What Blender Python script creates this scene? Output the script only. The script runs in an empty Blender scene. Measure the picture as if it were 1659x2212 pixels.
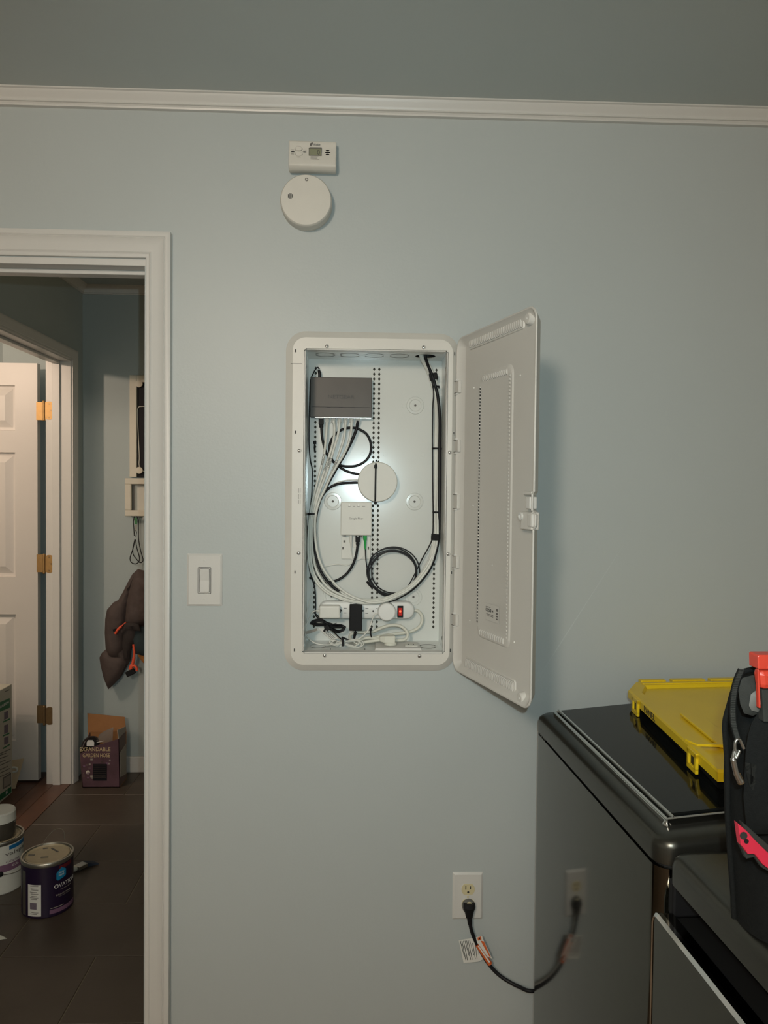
import bpy, bmesh, math, random
import numpy as np
from mathutils import Vector, Matrix
from mathutils.geometry import delaunay_2d_cdt

random.seed(7)
S = bpy.context.scene
COL = S.collection
R = math.radians

# ------------------------------------------------------------------ camera
PW, PH, FPX = 1659.0, 2212.0, 1650.0          # the photograph's frame and focal length in its pixels
DIST, EYE = 1.93, 1.465                        # camera stands 1.93 m from the wall (y = 0), eye at 1.465 m
YAW, PITCH, ROLL = R(2.037), R(-1.585), R(0.574)
_f = np.array([math.sin(YAW)*math.cos(PITCH), math.cos(YAW)*math.cos(PITCH), math.sin(PITCH)])
_r0 = np.array([math.cos(YAW), -math.sin(YAW), 0.0])
_u0 = np.cross(_r0, _f)
_r = math.cos(ROLL)*_r0 + math.sin(ROLL)*_u0
_u = -math.sin(ROLL)*_r0 + math.cos(ROLL)*_u0
CAM = np.array([0.0, -DIST, EYE])
cd = bpy.data.cameras.new('camera')
cam = bpy.data.objects.new('camera', cd)
COL.objects.link(cam)
cd.sensor_fit = 'VERTICAL'
cd.sensor_height = 36.0
cd.lens = FPX*36.0/PH
cd.clip_start = 0.02
cam.matrix_world = Matrix(((_r[0], _u[0], -_f[0], CAM[0]), (_r[1], _u[1], -_f[1], CAM[1]),
                           (_r[2], _u[2], -_f[2], CAM[2]), (0, 0, 0, 1)))
S.camera = cam

# ------------------------------------------------------------------ world, lights, exposure
w = bpy.data.worlds.new('world'); S.world = w; w.use_nodes = True
w.node_tree.nodes['Background'].inputs[0].default_value = (0.55, 0.62, 0.70, 1)
w.node_tree.nodes['Background'].inputs[1].default_value = 0.02

def lamp(name, kind, loc, energy, color, size=0.1, target=None, **kw):
    l = bpy.data.lights.new(name, kind); l.energy = energy; l.color = color
    if kind == 'AREA':
        l.shape = 'DISK'; l.size = size
    else:
        l.shadow_soft_size = size
    for k, v in kw.items(): setattr(l, k, v)
    o = bpy.data.objects.new(name, l); COL.objects.link(o); o.location = loc
    if target is not None:
        o.rotation_euler = (Vector(target)-Vector(loc)).to_track_quat('-Z', 'Y').to_euler()
    return o
lamp('ceiling_lamp', 'POINT', (-0.70, -3.10, 2.22), 106.0, (1.0, 0.835, 0.675), 0.17)
lamp('phone_flash', 'SPOT', (0.030, -DIST-0.004, EYE+0.055), 37.0, (0.75, 0.96, 1.0), 0.006,
     target=(0.07, 0.0, EYE-0.01), spot_size=R(100), spot_blend=1.0)
lamp('other_room_lamp', 'POINT', (-2.15, 0.62, 2.16), 20.0, (1.0, 0.74, 0.56), 0.03)
lamp('other_room_bulb', 'POINT', (-2.02, 0.80, 2.16), 11.0, (1.0, 0.74, 0.56), 0.03)
lamp('hall_fill', 'POINT', (0.45, 1.10, 2.25), 3.6, (1.0, 0.72, 0.42), 0.08)  # unseen warm fill light, added to lift the dark hall walls and casing
S.view_settings.view_transform = 'Standard'
S.view_settings.look = 'None'
S.view_settings.gamma = 1.0
S.view_settings.use_curve_mapping = False
S.view_settings.exposure = 0.0

# ------------------------------------------------------------------ photograph geometry: a pixel and a real depth give a place
def ray(px, py): return _f*FPX + _r*(px-PW/2) - _u*(py-PH/2)
def P(px, py, Y):
    d = ray(px, py); return CAM + d*((Y+DIST)/d[1])
def PX(px, py, X):
    d = ray(px, py); return CAM + d*(X/d[0])
def FL(px, py, Z=0.0):
    d = ray(px, py); return CAM + d*((Z-EYE)/d[2])

# ------------------------------------------------------------------ materials
def lin(c):
    return tuple((x/12.92 if x <= 0.04045 else ((x+0.055)/1.055)**2.4) for x in c)
def mat(name, rgb, rough=0.5, metal=0.0, var=0.06, scale=30.0, bump=0.0, bscale=200.0, coat=0.0, spec=0.5, emit=None, alpha=None, trans=0.0):
    m = bpy.data.materials.new(name); m.use_nodes = True
    nt = m.node_tree; b = nt.nodes['Principled BSDF']
    b.inputs['Roughness'].default_value = rough
    b.inputs['Metallic'].default_value = metal
    b.inputs['Specular IOR Level'].default_value = spec
    b.inputs['Coat Weight'].default_value = coat
    b.inputs['Coat Roughness'].default_value = 0.08
    b.inputs['Transmission Weight'].default_value = trans
    tc = nt.nodes.new('ShaderNodeTexCoord')
    n = nt.nodes.new('ShaderNodeTexNoise'); n.inputs['Scale'].default_value = scale; n.inputs['Detail'].default_value = 4
    nt.links.new(tc.outputs['Object'], n.inputs['Vector'])
    mx = nt.nodes.new('ShaderNodeMix'); mx.data_type = 'RGBA'
    c0 = [max(0, x*(1-var)) for x in rgb]; c1 = [min(1, x*(1+var)) for x in rgb]
    mx.inputs[6].default_value = (*c0, 1); mx.inputs[7].default_value = (*c1, 1)
    nt.links.new(n.outputs['Fac'], mx.inputs[0])
    nt.links.new(mx.outputs[2], b.inputs['Base Color'])
    if bump > 0:
        n2 = nt.nodes.new('ShaderNodeTexNoise'); n2.inputs['Scale'].default_value = bscale; n2.inputs['Detail'].default_value = 3
        nt.links.new(tc.outputs['Object'], n2.inputs['Vector'])
        bp = nt.nodes.new('ShaderNodeBump'); bp.inputs['Strength'].default_value = bump; bp.inputs['Distance'].default_value = 0.002
        nt.links.new(n2.outputs['Fac'], bp.inputs['Height']); nt.links.new(bp.outputs['Normal'], b.inputs['Normal'])
    if emit:
        b.inputs['Emission Color'].default_value = (*emit[0], 1); b.inputs['Emission Strength'].default_value = emit[1]
    return m
M = {}
def dm(k, *a, **kw): M[k] = mat(k, *a, **kw)
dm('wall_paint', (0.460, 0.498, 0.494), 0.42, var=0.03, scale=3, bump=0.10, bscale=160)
dm('streak_tone', (0.52, 0.56, 0.555), 0.5)
dm('ceiling_paint', (0.52, 0.57, 0.56), 0.55, var=0.03, scale=3, bump=0.08, bscale=140)
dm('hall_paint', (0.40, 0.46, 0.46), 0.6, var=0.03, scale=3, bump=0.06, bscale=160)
dm('trim_white', (0.64, 0.63, 0.60), 0.35, var=0.02, scale=8, bump=0.03, bscale=60)
dm('door_white', (0.74, 0.70, 0.66), 0.4, var=0.02, scale=8)
dm('enclosure_white', (0.68, 0.66, 0.61), 0.38, var=0.02, scale=12, bump=0.04, bscale=500)
dm('box_white', (0.68, 0.70, 0.67), 0.17, var=0.03, scale=9, coat=0.0, spec=0.45)
dm('door_plastic', (0.62, 0.60, 0.56), 0.45, var=0.02, scale=10, bump=0.05, bscale=600)
dm('device_white', (0.72, 0.72, 0.67), 0.5, var=0.02)
dm('strip_white', (0.75, 0.76, 0.74), 0.45, var=0.02)
dm('cable_white', (0.70, 0.71, 0.66), 0.45, var=0.04, scale=60)
dm('cord_cream', (0.66, 0.66, 0.58), 0.5, var=0.04, scale=60)
dm('cable_black', (0.008, 0.008, 0.010), 0.5, spec=0.3, var=0.2, scale=60)
dm('plastic_black', (0.009, 0.009, 0.010), 0.6, spec=0.22, var=0.15)
dm('velcro_black', (0.012, 0.012, 0.013), 0.9, var=0.3, scale=400, bump=0.5, bscale=900)
dm('dark_hole', (0.05, 0.048, 0.035), 0.8, var=0.1)
dm('slot_dark', (0.03, 0.03, 0.03), 0.8, var=0.1)
dm('switch_grey', (0.054, 0.048, 0.042), 0.45, var=0.18, scale=16, metal=0.4)
dm('emboss_grey', (0.022, 0.02, 0.018), 0.5, var=0.05)
dm('connector_clear', (0.72, 0.76, 0.74), 0.1, var=0.03, trans=0.5)
dm('green_plastic', (0.02, 0.36, 0.07), 0.4, var=0.05)
dm('rocker_red', (0.30, 0.015, 0.012), 0.25, var=0.05, emit=((1.0, 0.03, 0.02), 0.16))
dm('rocker_glow', (0.8, 0.05, 0.03), 0.25, var=0.05, emit=((1.0, 0.12, 0.05), 1.6))
dm('led_white', (0.9, 0.9, 0.9), 0.3, emit=((1, 1, 1), 3.0))
dm('steel', (0.55, 0.55, 0.53), 0.3, metal=1.0, var=0.1)
dm('chrome', (0.72, 0.72, 0.70), 0.12, metal=1.0, var=0.03)
dm('print_grey', (0.14, 0.13, 0.12), 0.7, var=0.05)
dm('print_black', (0.02, 0.02, 0.02), 0.7, var=0.05)
dm('ivory', (0.62, 0.55, 0.34), 0.4, var=0.04)
dm('lcd', (0.24, 0.25, 0.16), 0.3, var=0.05)
dm('lcd_digit', (0.09, 0.085, 0.07), 0.4, var=0.05)
dm('alarm_white', (0.66, 0.635, 0.575), 0.5, var=0.03)
dm('washer_grey', (0.115, 0.112, 0.095), 0.085, metal=1.0, var=0.04, scale=40, spec=0.6)
dm('washer_cap', (0.095, 0.093, 0.08), 0.30, metal=0.9, var=0.04, scale=40)
dm('washer_trim', (0.065, 0.065, 0.058), 0.3, metal=0.9, var=0.04, scale=40)
dm('glass_black', (0.006, 0.007, 0.007), 0.07, var=0.05, spec=0.22)
dm('gap_black', (0.006, 0.006, 0.006), 0.6, var=0.05)
dm('badge', (0.42, 0.42, 0.40), 0.35, metal=0.5, var=0.05)
dm('yellow_plastic', (0.80, 0.56, 0.012), 0.38, var=0.06, scale=14)
dm('bag_black', (0.008, 0.009, 0.009), 0.9, spec=0.2, var=0.3, scale=200, bump=0.35, bscale=700)
dm('bag_grey', (0.028, 0.030, 0.027), 0.85, var=0.3, scale=40, bump=0.3, bscale=500)
dm('tool_grey', (0.14, 0.14, 0.13), 0.6, var=0.1)
dm('tool_red', (0.62, 0.055, 0.03), 0.35, var=0.08, scale=30)
dm('knife_red', (0.70, 0.03, 0.07), 0.45, var=0.06)
dm('tag_white', (0.70, 0.70, 0.66), 0.6, var=0.03)
dm('tag_orange', (0.66, 0.13, 0.03), 0.5, var=0.05)
dm('tile_dark', (0.072, 0.055, 0.041), 0.42, var=0.25, scale=7, bump=0.15, bscale=60)
dm('grout', (0.20, 0.17, 0.12), 0.9, var=0.15, scale=60)
dm('wood_red', (0.125, 0.058, 0.034), 0.35, var=0.35, scale=12)
dm('wood_red_b', (0.095, 0.046, 0.030), 0.35, var=0.35, scale=12)
dm('brass', (0.50, 0.31, 0.13), 0.55, metal=1.0, var=0.15, scale=60)
dm('brass_worn', (0.30, 0.20, 0.10), 0.45, metal=0.8, var=0.2, scale=60)
dm('memo_black', (0.008, 0.008, 0.012), 0.6, spec=0.25, var=0.1)
dm('frame_cream', (0.66, 0.62, 0.52), 0.5, var=0.04)
dm('paper_white', (0.66, 0.66, 0.60), 0.7, var=0.04)
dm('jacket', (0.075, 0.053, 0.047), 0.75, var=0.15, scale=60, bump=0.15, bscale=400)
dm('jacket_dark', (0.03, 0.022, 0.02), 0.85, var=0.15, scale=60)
dm('zip_orange', (0.80, 0.10, 0.04), 0.5, var=0.08)
dm('cloth_green', (0.02, 0.035, 0.04), 0.8, var=0.3)
dm('cloth_orange', (0.42, 0.17, 0.04), 0.8, var=0.5, scale=160)
dm('carton_brown', (0.30, 0.135, 0.045), 0.75, var=0.1)
dm('carton_purple', (0.10, 0.05, 0.066), 0.5, var=0.5, scale=18)
dm('carton_purple_side', (0.13, 0.085, 0.08), 0.55, var=0.15, scale=18)
dm('carton_grey', (0.34, 0.31, 0.27), 0.7, var=0.06)
dm('clear_plastic', (0.75, 0.75, 0.72), 0.08, var=0.02, trans=0.85)
dm('print_gold', (0.62, 0.50, 0.28), 0.6, var=0.1)
dm('print_white', (0.7, 0.7, 0.68), 0.6, var=0.04)
dm('carton_white', (0.52, 0.50, 0.42), 0.7, var=0.05)
dm('print_green', (0.01, 0.14, 0.055), 0.55, var=0.1)
dm('carton_tan', (0.48, 0.38, 0.26), 0.75, var=0.08)
dm('can_navy', (0.016, 0.008, 0.030), 0.35, var=0.15)
dm('can_steel', (0.42, 0.41, 0.36), 0.35, metal=0.9, var=0.15, scale=40)
dm('can_lid', (0.46, 0.38, 0.25), 0.5, var=0.2, scale=30)
dm('can_white', (0.60, 0.62, 0.58), 0.4, var=0.04)
dm('can_purple', (0.19, 0.10, 0.17), 0.45, var=0.06)
dm('can_red', (0.13, 0.015, 0.02), 0.4)
dm('can_blue', (0.01, 0.14, 0.36), 0.4, var=0.06)
dm('hgtv_blue', (0.01, 0.22, 0.42), 0.4, var=0.06)
dm('barcode', (0.16, 0.13, 0.17), 0.7, var=0.3, scale=120)
dm('jar_glass', (0.055, 0.05, 0.04), 0.1, var=0.3, coat=0.5)
dm('brush_blue', (0.02, 0.03, 0.05), 0.7, var=0.2)
dm('room_floor', (0.22, 0.15, 0.10), 0.45, var=0.2, scale=6)
dm('lanyard_green', (0.05, 0.20, 0.07), 0.6, var=0.2)

# ------------------------------------------------------------------ mesh helpers
class MB:
    def __init__(s): s.v = []; s.f = []
    def add(s, verts, faces):
        o = len(s.v); s.v += [tuple(map(float, p)) for p in verts]
        s.f += [tuple(i+o for i in f) for f in faces]; return s
    def poly(s, pts): return s.add(pts, [tuple(range(len(pts)))])
    def box(s, x0, x1, y0, y1, z0, z1):
        v = [(x, y, z) for x in (x0, x1) for y in (y0, y1) for z in (z0, z1)]
        return s.add(v, [(0, 1, 3, 2), (4, 6, 7, 5), (0, 4, 5, 1), (2, 3, 7, 6), (0, 2, 6, 4), (1, 5, 7, 3)])
    def obox(s, c, a, b, d):
        c, a, b, d = (np.array(q, float) for q in (c, a, b, d))
        v = [c+i*a+j*b+k*d for i in (-1, 1) for j in (-1, 1) for k in (-1, 1)]
        return s.add(v, [(0, 1, 3, 2), (4, 6, 7, 5), (0, 4, 5, 1), (2, 3, 7, 6), (0, 2, 6, 4), (1, 5, 7, 3)])
    def prism(s, pts, vec):
        n = len(pts); vec = np.array(vec, float)
        a = [np.array(p, float) for p in pts]; b = [p+vec for p in a]
        return s.add(a+b, [tuple(range(n))[::-1], tuple(range(n, 2*n))]+[(i, (i+1) % n, n+(i+1) % n, n+i) for i in range(n)])
    def loft(s, rings, cap0=True, cap1=True, closed=True, loop=False):
        n = len(rings[0]); m = len(rings); v = [p for r in rings for p in r]; f = []
        for j in range(m if loop else m-1):
            k = (j+1) % m
            for i in range(n if closed else n-1):
                f.append((j*n+i, j*n+(i+1) % n, k*n+(i+1) % n, k*n+i))
        if not loop:
            if cap0: f.append(tuple(range(n))[::-1])
            if cap1: f.append(tuple((m-1)*n+i for i in range(n)))
        return s.add(v, f)
    def tube(s, pts, r, n=8, closed=False, flat=None):
        p = [Vector(tuple(map(float, q))) for q in pts]; m = len(p)
        rr = r if isinstance(r, (list, tuple)) else [r]*m
        rings = []; nrm = None
        for i in range(m):
            if closed: t = p[(i+1) % m]-p[i-1]
            else: t = p[min(i+1, m-1)]-p[max(i-1, 0)]
            t.normalize()
            if nrm is None:
                a = Vector((0, 0, 1)) if abs(t.z) < 0.9 else Vector((1, 0, 0))
                nrm = (a-t*a.dot(t)).normalized()
            else:
                nrm = nrm-t*nrm.dot(t)
                nrm = nrm.normalized() if nrm.length > 1e-6 else t.orthogonal().normalized()
            bi = t.cross(nrm)
            rings.append([tuple(p[i]+(nrm*math.cos(2*math.pi*k/n)+bi*math.sin(2*math.pi*k/n))*rr[i]) for k in range(n)])
        return s.loft(rings, loop=closed)
    def lathe(s, c, axis, prof, n=32, cap0=True, cap1=True, e1=None, sx=1.0):
        c = Vector(tuple(map(float, c))); ax = Vector(axis).normalized()
        a = Vector(e1) if e1 else ax.orthogonal().normalized(); a = (a-ax*a.dot(ax)).normalized(); b = ax.cross(a)
        rings = [[tuple(c+ax*h+(a*math.cos(2*math.pi*k/n)*sx+b*math.sin(2*math.pi*k/n))*r) for k in range(n)] for r, h in prof]
        return s.loft(rings, cap0, cap1)
    def build(s, name, m, parent=None, smooth=None, bevel=0.0, seg=2, kind=None):
        me = bpy.data.meshes.new(name)
        if parent is None:
            vs = np.array(s.v); lo, hi = vs.min(0), vs.max(0)
            off = np.array([(lo[0]+hi[0])/2, (lo[1]+hi[1])/2, lo[2]])
        else:
            off = np.array(parent['_o'])
        me.from_pydata([tuple(np.array(q)-off) for q in s.v], [], s.f); me.update()
        bm = bmesh.new(); bm.from_mesh(me); bmesh.ops.recalc_face_normals(bm, faces=bm.faces); bm.to_mesh(me); bm.free()
        me.materials.append(M[m] if isinstance(m, str) else m)
        if smooth is not None:
            me.polygons.foreach_set('use_smooth', [True]*len(me.polygons)); me.set_sharp_from_angle(angle=R(smooth))
        o = bpy.data.objects.new(name, me); COL.objects.link(o)
        if parent is None: o.location = off
        else: o.parent = parent
        o['_o'] = [float(q) for q in off]
        if bevel:
            b = o.modifiers.new('bevel', 'BEVEL'); b.width = bevel; b.segments = seg; b.limit_method = 'ANGLE'; b.angle_limit = R(40)
        if kind: o['kind'] = kind
        return o
def thing(name, label, cat, loc, group=None):
    o = bpy.data.objects.new(name, None); COL.objects.link(o); o.location = [float(q) for q in loc]
    o.empty_display_size = 0.05
    o['_o'] = [float(q) for q in loc]; o['label'] = label; o['category'] = cat
    if group: o['group'] = group
    return o
def tag(o, label, cat, group=None):
    o['label'] = label; o['category'] = cat
    if group: o['group'] = group
    return o
def struct(o): o['kind'] = 'structure'; return o
def smoothpath(pts, k=6, closed=False):
    p = [np.array(q, float) for q in pts]; n = len(p); out = []
    for i in range(n if closed else n-1):
        g = (lambda j: p[j % n]) if closed else (lambda j: p[min(max(j, 0), n-1)])
        a, b, c, d = g(i-1), g(i), g(i+1), g(i+2)
        for t in np.linspace(0, 1, k, endpoint=False):
            out.append(0.5*((2*b)+(-a+c)*t+(2*a-5*b+4*c-d)*t*t+(-a+3*b-3*c+d)*t**3))
    if not closed: out.append(p[-1])
    return out
def rrect(x0, x1, z0, z1, r, n=6):
    out = []
    for cx, cz, a0 in ((x1-r, z1-r, 0), (x0+r, z1-r, 90), (x0+r, z0+r, 180), (x1-r, z0+r, 270)):
        for i in range(n+1):
            a = R(a0+90*i/n); out.append((cx+r*math.cos(a), cz+r*math.sin(a)))
    return out
def text(parent, s, m, c, right, up, width=None, height=None, depth=0.0004, name='lettering', shear=0.0, spacing=1.0, bend=None):
    cu = bpy.data.curves.new('t', 'FONT'); cu.body = s; cu.extrude = 0.01; cu.shear = shear; cu.space_character = spacing; cu.resolution_u = 3
    cu.align_x = 'LEFT'
    ob = bpy.data.objects.new('t', cu); COL.objects.link(ob)
    dg = bpy.context.evaluated_depsgraph_get(); dg.update()
    me = bpy.data.meshes.new_from_object(ob.evaluated_get(dg)); bpy.data.objects.remove(ob); bpy.data.curves.remove(cu)
    vs = np.array([v.co[:] for v in me.vertices]); fs = [tuple(p.vertices) for p in me.polygons]
    lo, hi = vs.min(0), vs.max(0); sz = hi-lo
    kx = width/sz[0] if width else height/sz[1]; ky = height/sz[1] if height else kx
    right, up = np.array(right, float), np.array(up, float); right /= np.linalg.norm(right); up /= np.linalg.norm(up)
    nrm = np.cross(right, up)
    b = MB(); q = []
    for v in vs:
        x, y, z = (v[0]-(lo[0]+hi[0])/2)*kx, (v[1]-(lo[1]+hi[1])/2)*ky, (v[2]+0.01)/0.02*depth
        if bend: q.append(bend(x, y, z))
        else: q.append(np.array(c, float)+right*x+up*y+nrm*z)
    b.add(q, fs); bpy.data.meshes.remove(me)
    return b.build(name, m, parent)
XR, ZU = (1, 0, 0), (0, 0, 1)
def wallrect(px0, py0, px1, py1, Y):
    """x0, x1, z0, z1 of an upright rectangle at depth Y, from its corners in the photograph"""
    cx, cy = (px0+px1)/2, (py0+py1)/2
    return P(px0, cy, Y)[0], P(px1, cy, Y)[0], P(cx, py1, Y)[2], P(cx, py0, Y)[2]
def puff(outline, Y, thick, back=0.004, step=0.012, dmax=0.04, wr=0.0, seed=0, tilt=None):
    """a soft, padded shape: an outline (x, z) filled and swollen towards the viewer, with a real back"""
    o = [np.array(q, float) for q in outline]; n = len(o)
    pts = [tuple(q) for q in o]; edges = [(i, (i+1) % n) for i in range(n)]
    A = np.array(o); lo, hi = A.min(0), A.max(0); rg = random.Random(seed)
    def dist(q):
        best = 9
        for i in range(n):
            a, b = o[i], o[(i+1) % n]; ab = b-a; t = max(0, min(1, np.dot(q-a, ab)/np.dot(ab, ab)))
            best = min(best, np.linalg.norm(q-a-ab*t))
        return best
    def inside(q):
        c = False
        for i in range(n):
            a, b = o[i], o[i-1]
            if (a[1] > q[1]) != (b[1] > q[1]) and q[0] < (b[0]-a[0])*(q[1]-a[1])/(b[1]-a[1])+a[0]: c = not c
        return c
    x = lo[0]+step/2
    while x < hi[0]:
        z = lo[1]+step/2
        while z < hi[1]:
            q = np.array([x+rg.uniform(-.2, .2)*step, z+rg.uniform(-.2, .2)*step])
            if inside(q) and dist(q) > step*0.45: pts.append(tuple(q))
            z += step
        x += step
    vo, eo, fo = delaunay_2d_cdt([Vector(q) for q in pts], edges, [tuple(range(n))], 1, 1e-6)[:3]
    b = MB(); V = []; W = []
    for v in vo:
        q = np.array(v[:]); d = min(dist(q), dmax)/dmax
        h = thick*math.sqrt(max(0, 1-(1-d)**2))
        if wr: h += wr*d*(math.sin(q[0]*95+q[1]*40+seed)+0.6*math.sin(q[1]*120-q[0]*60+seed*2))
        yy = Y+(tilt(q) if tilt else 0)
        V.append((q[0], yy-h, q[1])); W.append((q[0], yy+back*min(1, d*3), q[1]))
    m = len(V); rim = [i for i in range(m) if dist(np.array(vo[i][:])) < 1e-5]
    rs = set(rim)
    f = [tuple(t) for t in fo]
    remap = {i: (i if i in rs else m+i) for i in range(m)}
    g = [tuple(remap[i] for i in t)[::-1] for t in fo]
    return b.add(V+W, f+g)

# ------------------------------------------------------------------ the setting
CEIL = 2.437
DX0, DX1, DZ = -1.30, -0.531, 2.032            # doorway in the front wall
EX0, EX1, EZ0, EZ1 = -0.150, 0.226, 1.055, 1.822  # hole for the enclosure
WT = 0.115
XL, XR_, YB = -3.30, 2.00, -4.60
b = MB()
xs = [XL, DX0, DX1, EX0, EX1, XR_]; zs = [0, EZ0, EZ1, DZ, 2.50]
for i in range(5):
    for j in range(4):
        if i == 1 and j < 3: continue
        if i == 3 and j == 1: continue
        b.box(xs[i], xs[i+1], 0, WT, zs[j], zs[j+1])
wfo = struct(b.build('wall_front', 'wall_paint'))
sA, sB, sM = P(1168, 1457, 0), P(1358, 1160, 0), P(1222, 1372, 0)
MB().add([tuple(q+np.array([dx, -0.0003, 0])) for q, dx in ((sA, 0.0), (sM, -0.0016), (sB, 0.0), (sM, 0.0016))], [(0, 1, 2, 3)]).build('pale_streak', 'streak_tone', wfo)  # thin diagonal streak, slightly paler than the wall paint, tapering at both ends
struct(MB().box(XL, XR_, YB, 0, -0.05, 0).build('floor', 'room_floor'))
struct(MB().box(XL, XR_, YB, 0, CEIL, CEIL+0.05).build('ceiling', 'ceiling_paint'))
struct(MB().box(XL-0.1, XL, YB, 0, 0, CEIL).build('wall_left', 'wall_paint'))
struct(MB().box(XR_, XR_+0.1, YB, 0, 0, CEIL).build('wall_right', 'wall_paint'))
struct(MB().box(XL, XR_, YB-0.1, YB, 0, CEIL).build('wall_back', 'wall_paint'))
def profile_x(prof, x0, x1): # prof: (y, z) extruded along x
    return MB().loft([[(x0, y, z) for y, z in prof], [(x1, y, z) for y, z in prof]])
cz = CEIL
prof = [(0, cz), (-0.026, cz), (-0.026, cz-0.003), (-0.022, cz-0.005), (-0.019, cz-0.012), (-0.013, cz-0.020), (-0.0105, cz-0.0255), (-0.0135, cz-0.0275), (-0.0135, cz-0.030), (-0.009, cz-0.031), (-0.011, cz-0.036), (-0.010, cz-0.040), (0, cz-0.041)]
struct(profile_x(prof, XL, XR_).build('trim_1', 'trim_white', smooth=30))
# door casing: moulded profile (u across the board from the opening outwards, depth d), mitred at the corner
cas = [(0, 0), (0, 0.010), (0.004, 0.012), (0.008, 0.0115), (0.011, 0.0135), (0.014, 0.0115), (0.030, 0.0135), (0.042, 0.016), (0.0455, 0.0185), (0.0475, 0.0165), (0.050, 0.019), (0.058, 0.020), (0.062, 0.0185), (0.062, 0)]
ci, cj = DX1+0.005, DZ+0.002
rings = [[(ci+u, -d, 0.0) for u, d in cas], [(ci+u, -d, cj+u) for u, d in cas], [(DX0-0.12, -d, cj+u) for u, d in cas]]
struct(MB().loft(rings).build('trim_2', 'trim_white', smooth=35))
# jambs and stop of the doorway
b = MB().box(DX1, DX1+0.004, 0.001, WT, 0, DZ).box(DX0, DX1+0.004, -0.001, WT+0.001, DZ-0.016, DZ)
struct(b.build('trim_3', 'trim_white', bevel=0.001))
b = MB().box(DX1-0.010, DX1, 0.040, 0.075, 0, DZ-0.026).box(DX0, DX1, 0.040, 0.075, DZ-0.027, DZ-0.016)
struct(b.build('trim_4', 'trim_white', bevel=0.002))

# hall beyond the doorway, and the other room beyond that
HY, HX, HC = 2.025, -1.400, 2.490
OX, OY0, OY1, OZ = -1.515, 1.02, 1.868, 2.090   # other side of the hall's left wall, its door opening
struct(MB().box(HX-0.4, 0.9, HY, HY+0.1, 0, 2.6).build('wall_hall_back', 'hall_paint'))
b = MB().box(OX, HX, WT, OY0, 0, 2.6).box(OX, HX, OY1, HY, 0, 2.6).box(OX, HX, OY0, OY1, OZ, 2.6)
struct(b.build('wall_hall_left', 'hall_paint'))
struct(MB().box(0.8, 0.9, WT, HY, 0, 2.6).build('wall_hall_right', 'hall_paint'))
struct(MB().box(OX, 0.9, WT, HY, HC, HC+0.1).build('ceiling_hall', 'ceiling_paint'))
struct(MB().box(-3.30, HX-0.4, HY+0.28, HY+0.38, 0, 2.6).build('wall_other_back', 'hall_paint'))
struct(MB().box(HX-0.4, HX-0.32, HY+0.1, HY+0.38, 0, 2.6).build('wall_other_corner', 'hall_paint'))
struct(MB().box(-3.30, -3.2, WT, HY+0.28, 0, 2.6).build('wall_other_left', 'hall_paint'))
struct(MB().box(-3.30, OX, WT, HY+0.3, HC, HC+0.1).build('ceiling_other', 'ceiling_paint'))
# hall floor: tiles in running bond, sunk grout
fh = struct(MB().box(OX+0.113, 0.9, WT-0.115, HY, -0.05, -0.003).build('floor_hall', 'grout'))
rows = [-0.005, 0.146, 0.451, 0.756, 1.071, 1.403, 1.726, HY]
tile_me = {}
k = 0
for i in range(len(rows)-1):
    y0, y1 = rows[i]+0.0016, rows[i+1]-0.0016
    off = -0.803 if i % 2 == 1 else -1.100
    x = off-0.6
    while x < 0.3:
        xa, xb = max(x+0.0016, HX-0.001), x+0.6-0.0016
        if xb > HX+0.02:
            MB().box(xa, xb, y0, y1, -0.004, 0.0).build('tile', 'tile_dark', fh, bevel=0.0012, seg=1)
        x += 0.6
# other room floor: planks running towards the back
fo = struct(MB().box(-3.30, OX+0.113, WT, HY+0.28, -0.05, -0.003).build('floor_other', 'gap_black'))
x = OX+0.112; k = 0
while x > -2.3:
    for (ya, yb) in ((WT, 0.9+0.31*(k % 3)), (0.9+0.31*(k % 3)+0.001, HY+0.28)):
        MB().box(x-0.0815, x-0.0008, ya, yb-0.001, -0.004, 0.0).build('plank', 'wood_red' if (k*7+int(ya*3)) % 3 else 'wood_red_b', fo)
    x -= 0.0825; k += 1
struct(MB().box(HX, 0.8, HY-0.014, HY, 0, 0.082).build('baseboard_hall_back', 'trim_white', bevel=0.004))
# hall crown moulding
hp = [(0, 0), (-0.034, 0), (-0.034, -0.005), (-0.026, -0.010), (-0.018, -0.022), (-0.014, -0.028), (-0.012, -0.036), (-0.007, -0.038), (-0.007, -0.043), (0, -0.043)]
struct(MB().loft([[(HX+(-y), HY+y, HC+z) for y, z in hp], [(0.8, HY+y, HC+z) for y, z in hp]]).build('trim_5', 'trim_white', smooth=30))
struct(MB().loft([[(HX-y, HY+y, HC+z) for y, z in hp], [(HX-y, WT, HC+z) for y, z in hp]]).build('trim_6', 'trim_white', smooth=30))
# casing and jamb of the hall's left opening
hc = [(0, 0), (0, 0.010), (0.004, 0.012), (0.010, 0.0115), (0.014, 0.014), (0.030, 0.015), (0.040, 0.018), (0.048, 0.019), (0.052, 0.017), (0.052, 0)]
yj, zj = OY1-0.004, OZ-0.004
struct(MB().loft([[(HX+d, yj+u, 0) for u, d in hc], [(HX+d, yj+u, zj+u) for u, d in hc], [(HX+d, OY0-0.06, zj+u) for u, d in hc]]).build('trim_7', 'trim_white', smooth=35))
b = MB().box(OX-0.004, HX+0.002, OY1-0.010, OY1, 0, OZ).box(OX-0.004, HX+0.002, OY0, OY1, OZ-0.010, OZ)
struct(b.build('trim_8', 'trim_white', bevel=0.0015))
b = MB().box(OX+0.030, OX+0.066, OY1-0.022, OY1-0.010, 0, OZ-0.022).box(OX+0.030, OX+0.066, OY0, OY1-0.010, OZ-0.022, OZ-0.010)
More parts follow.
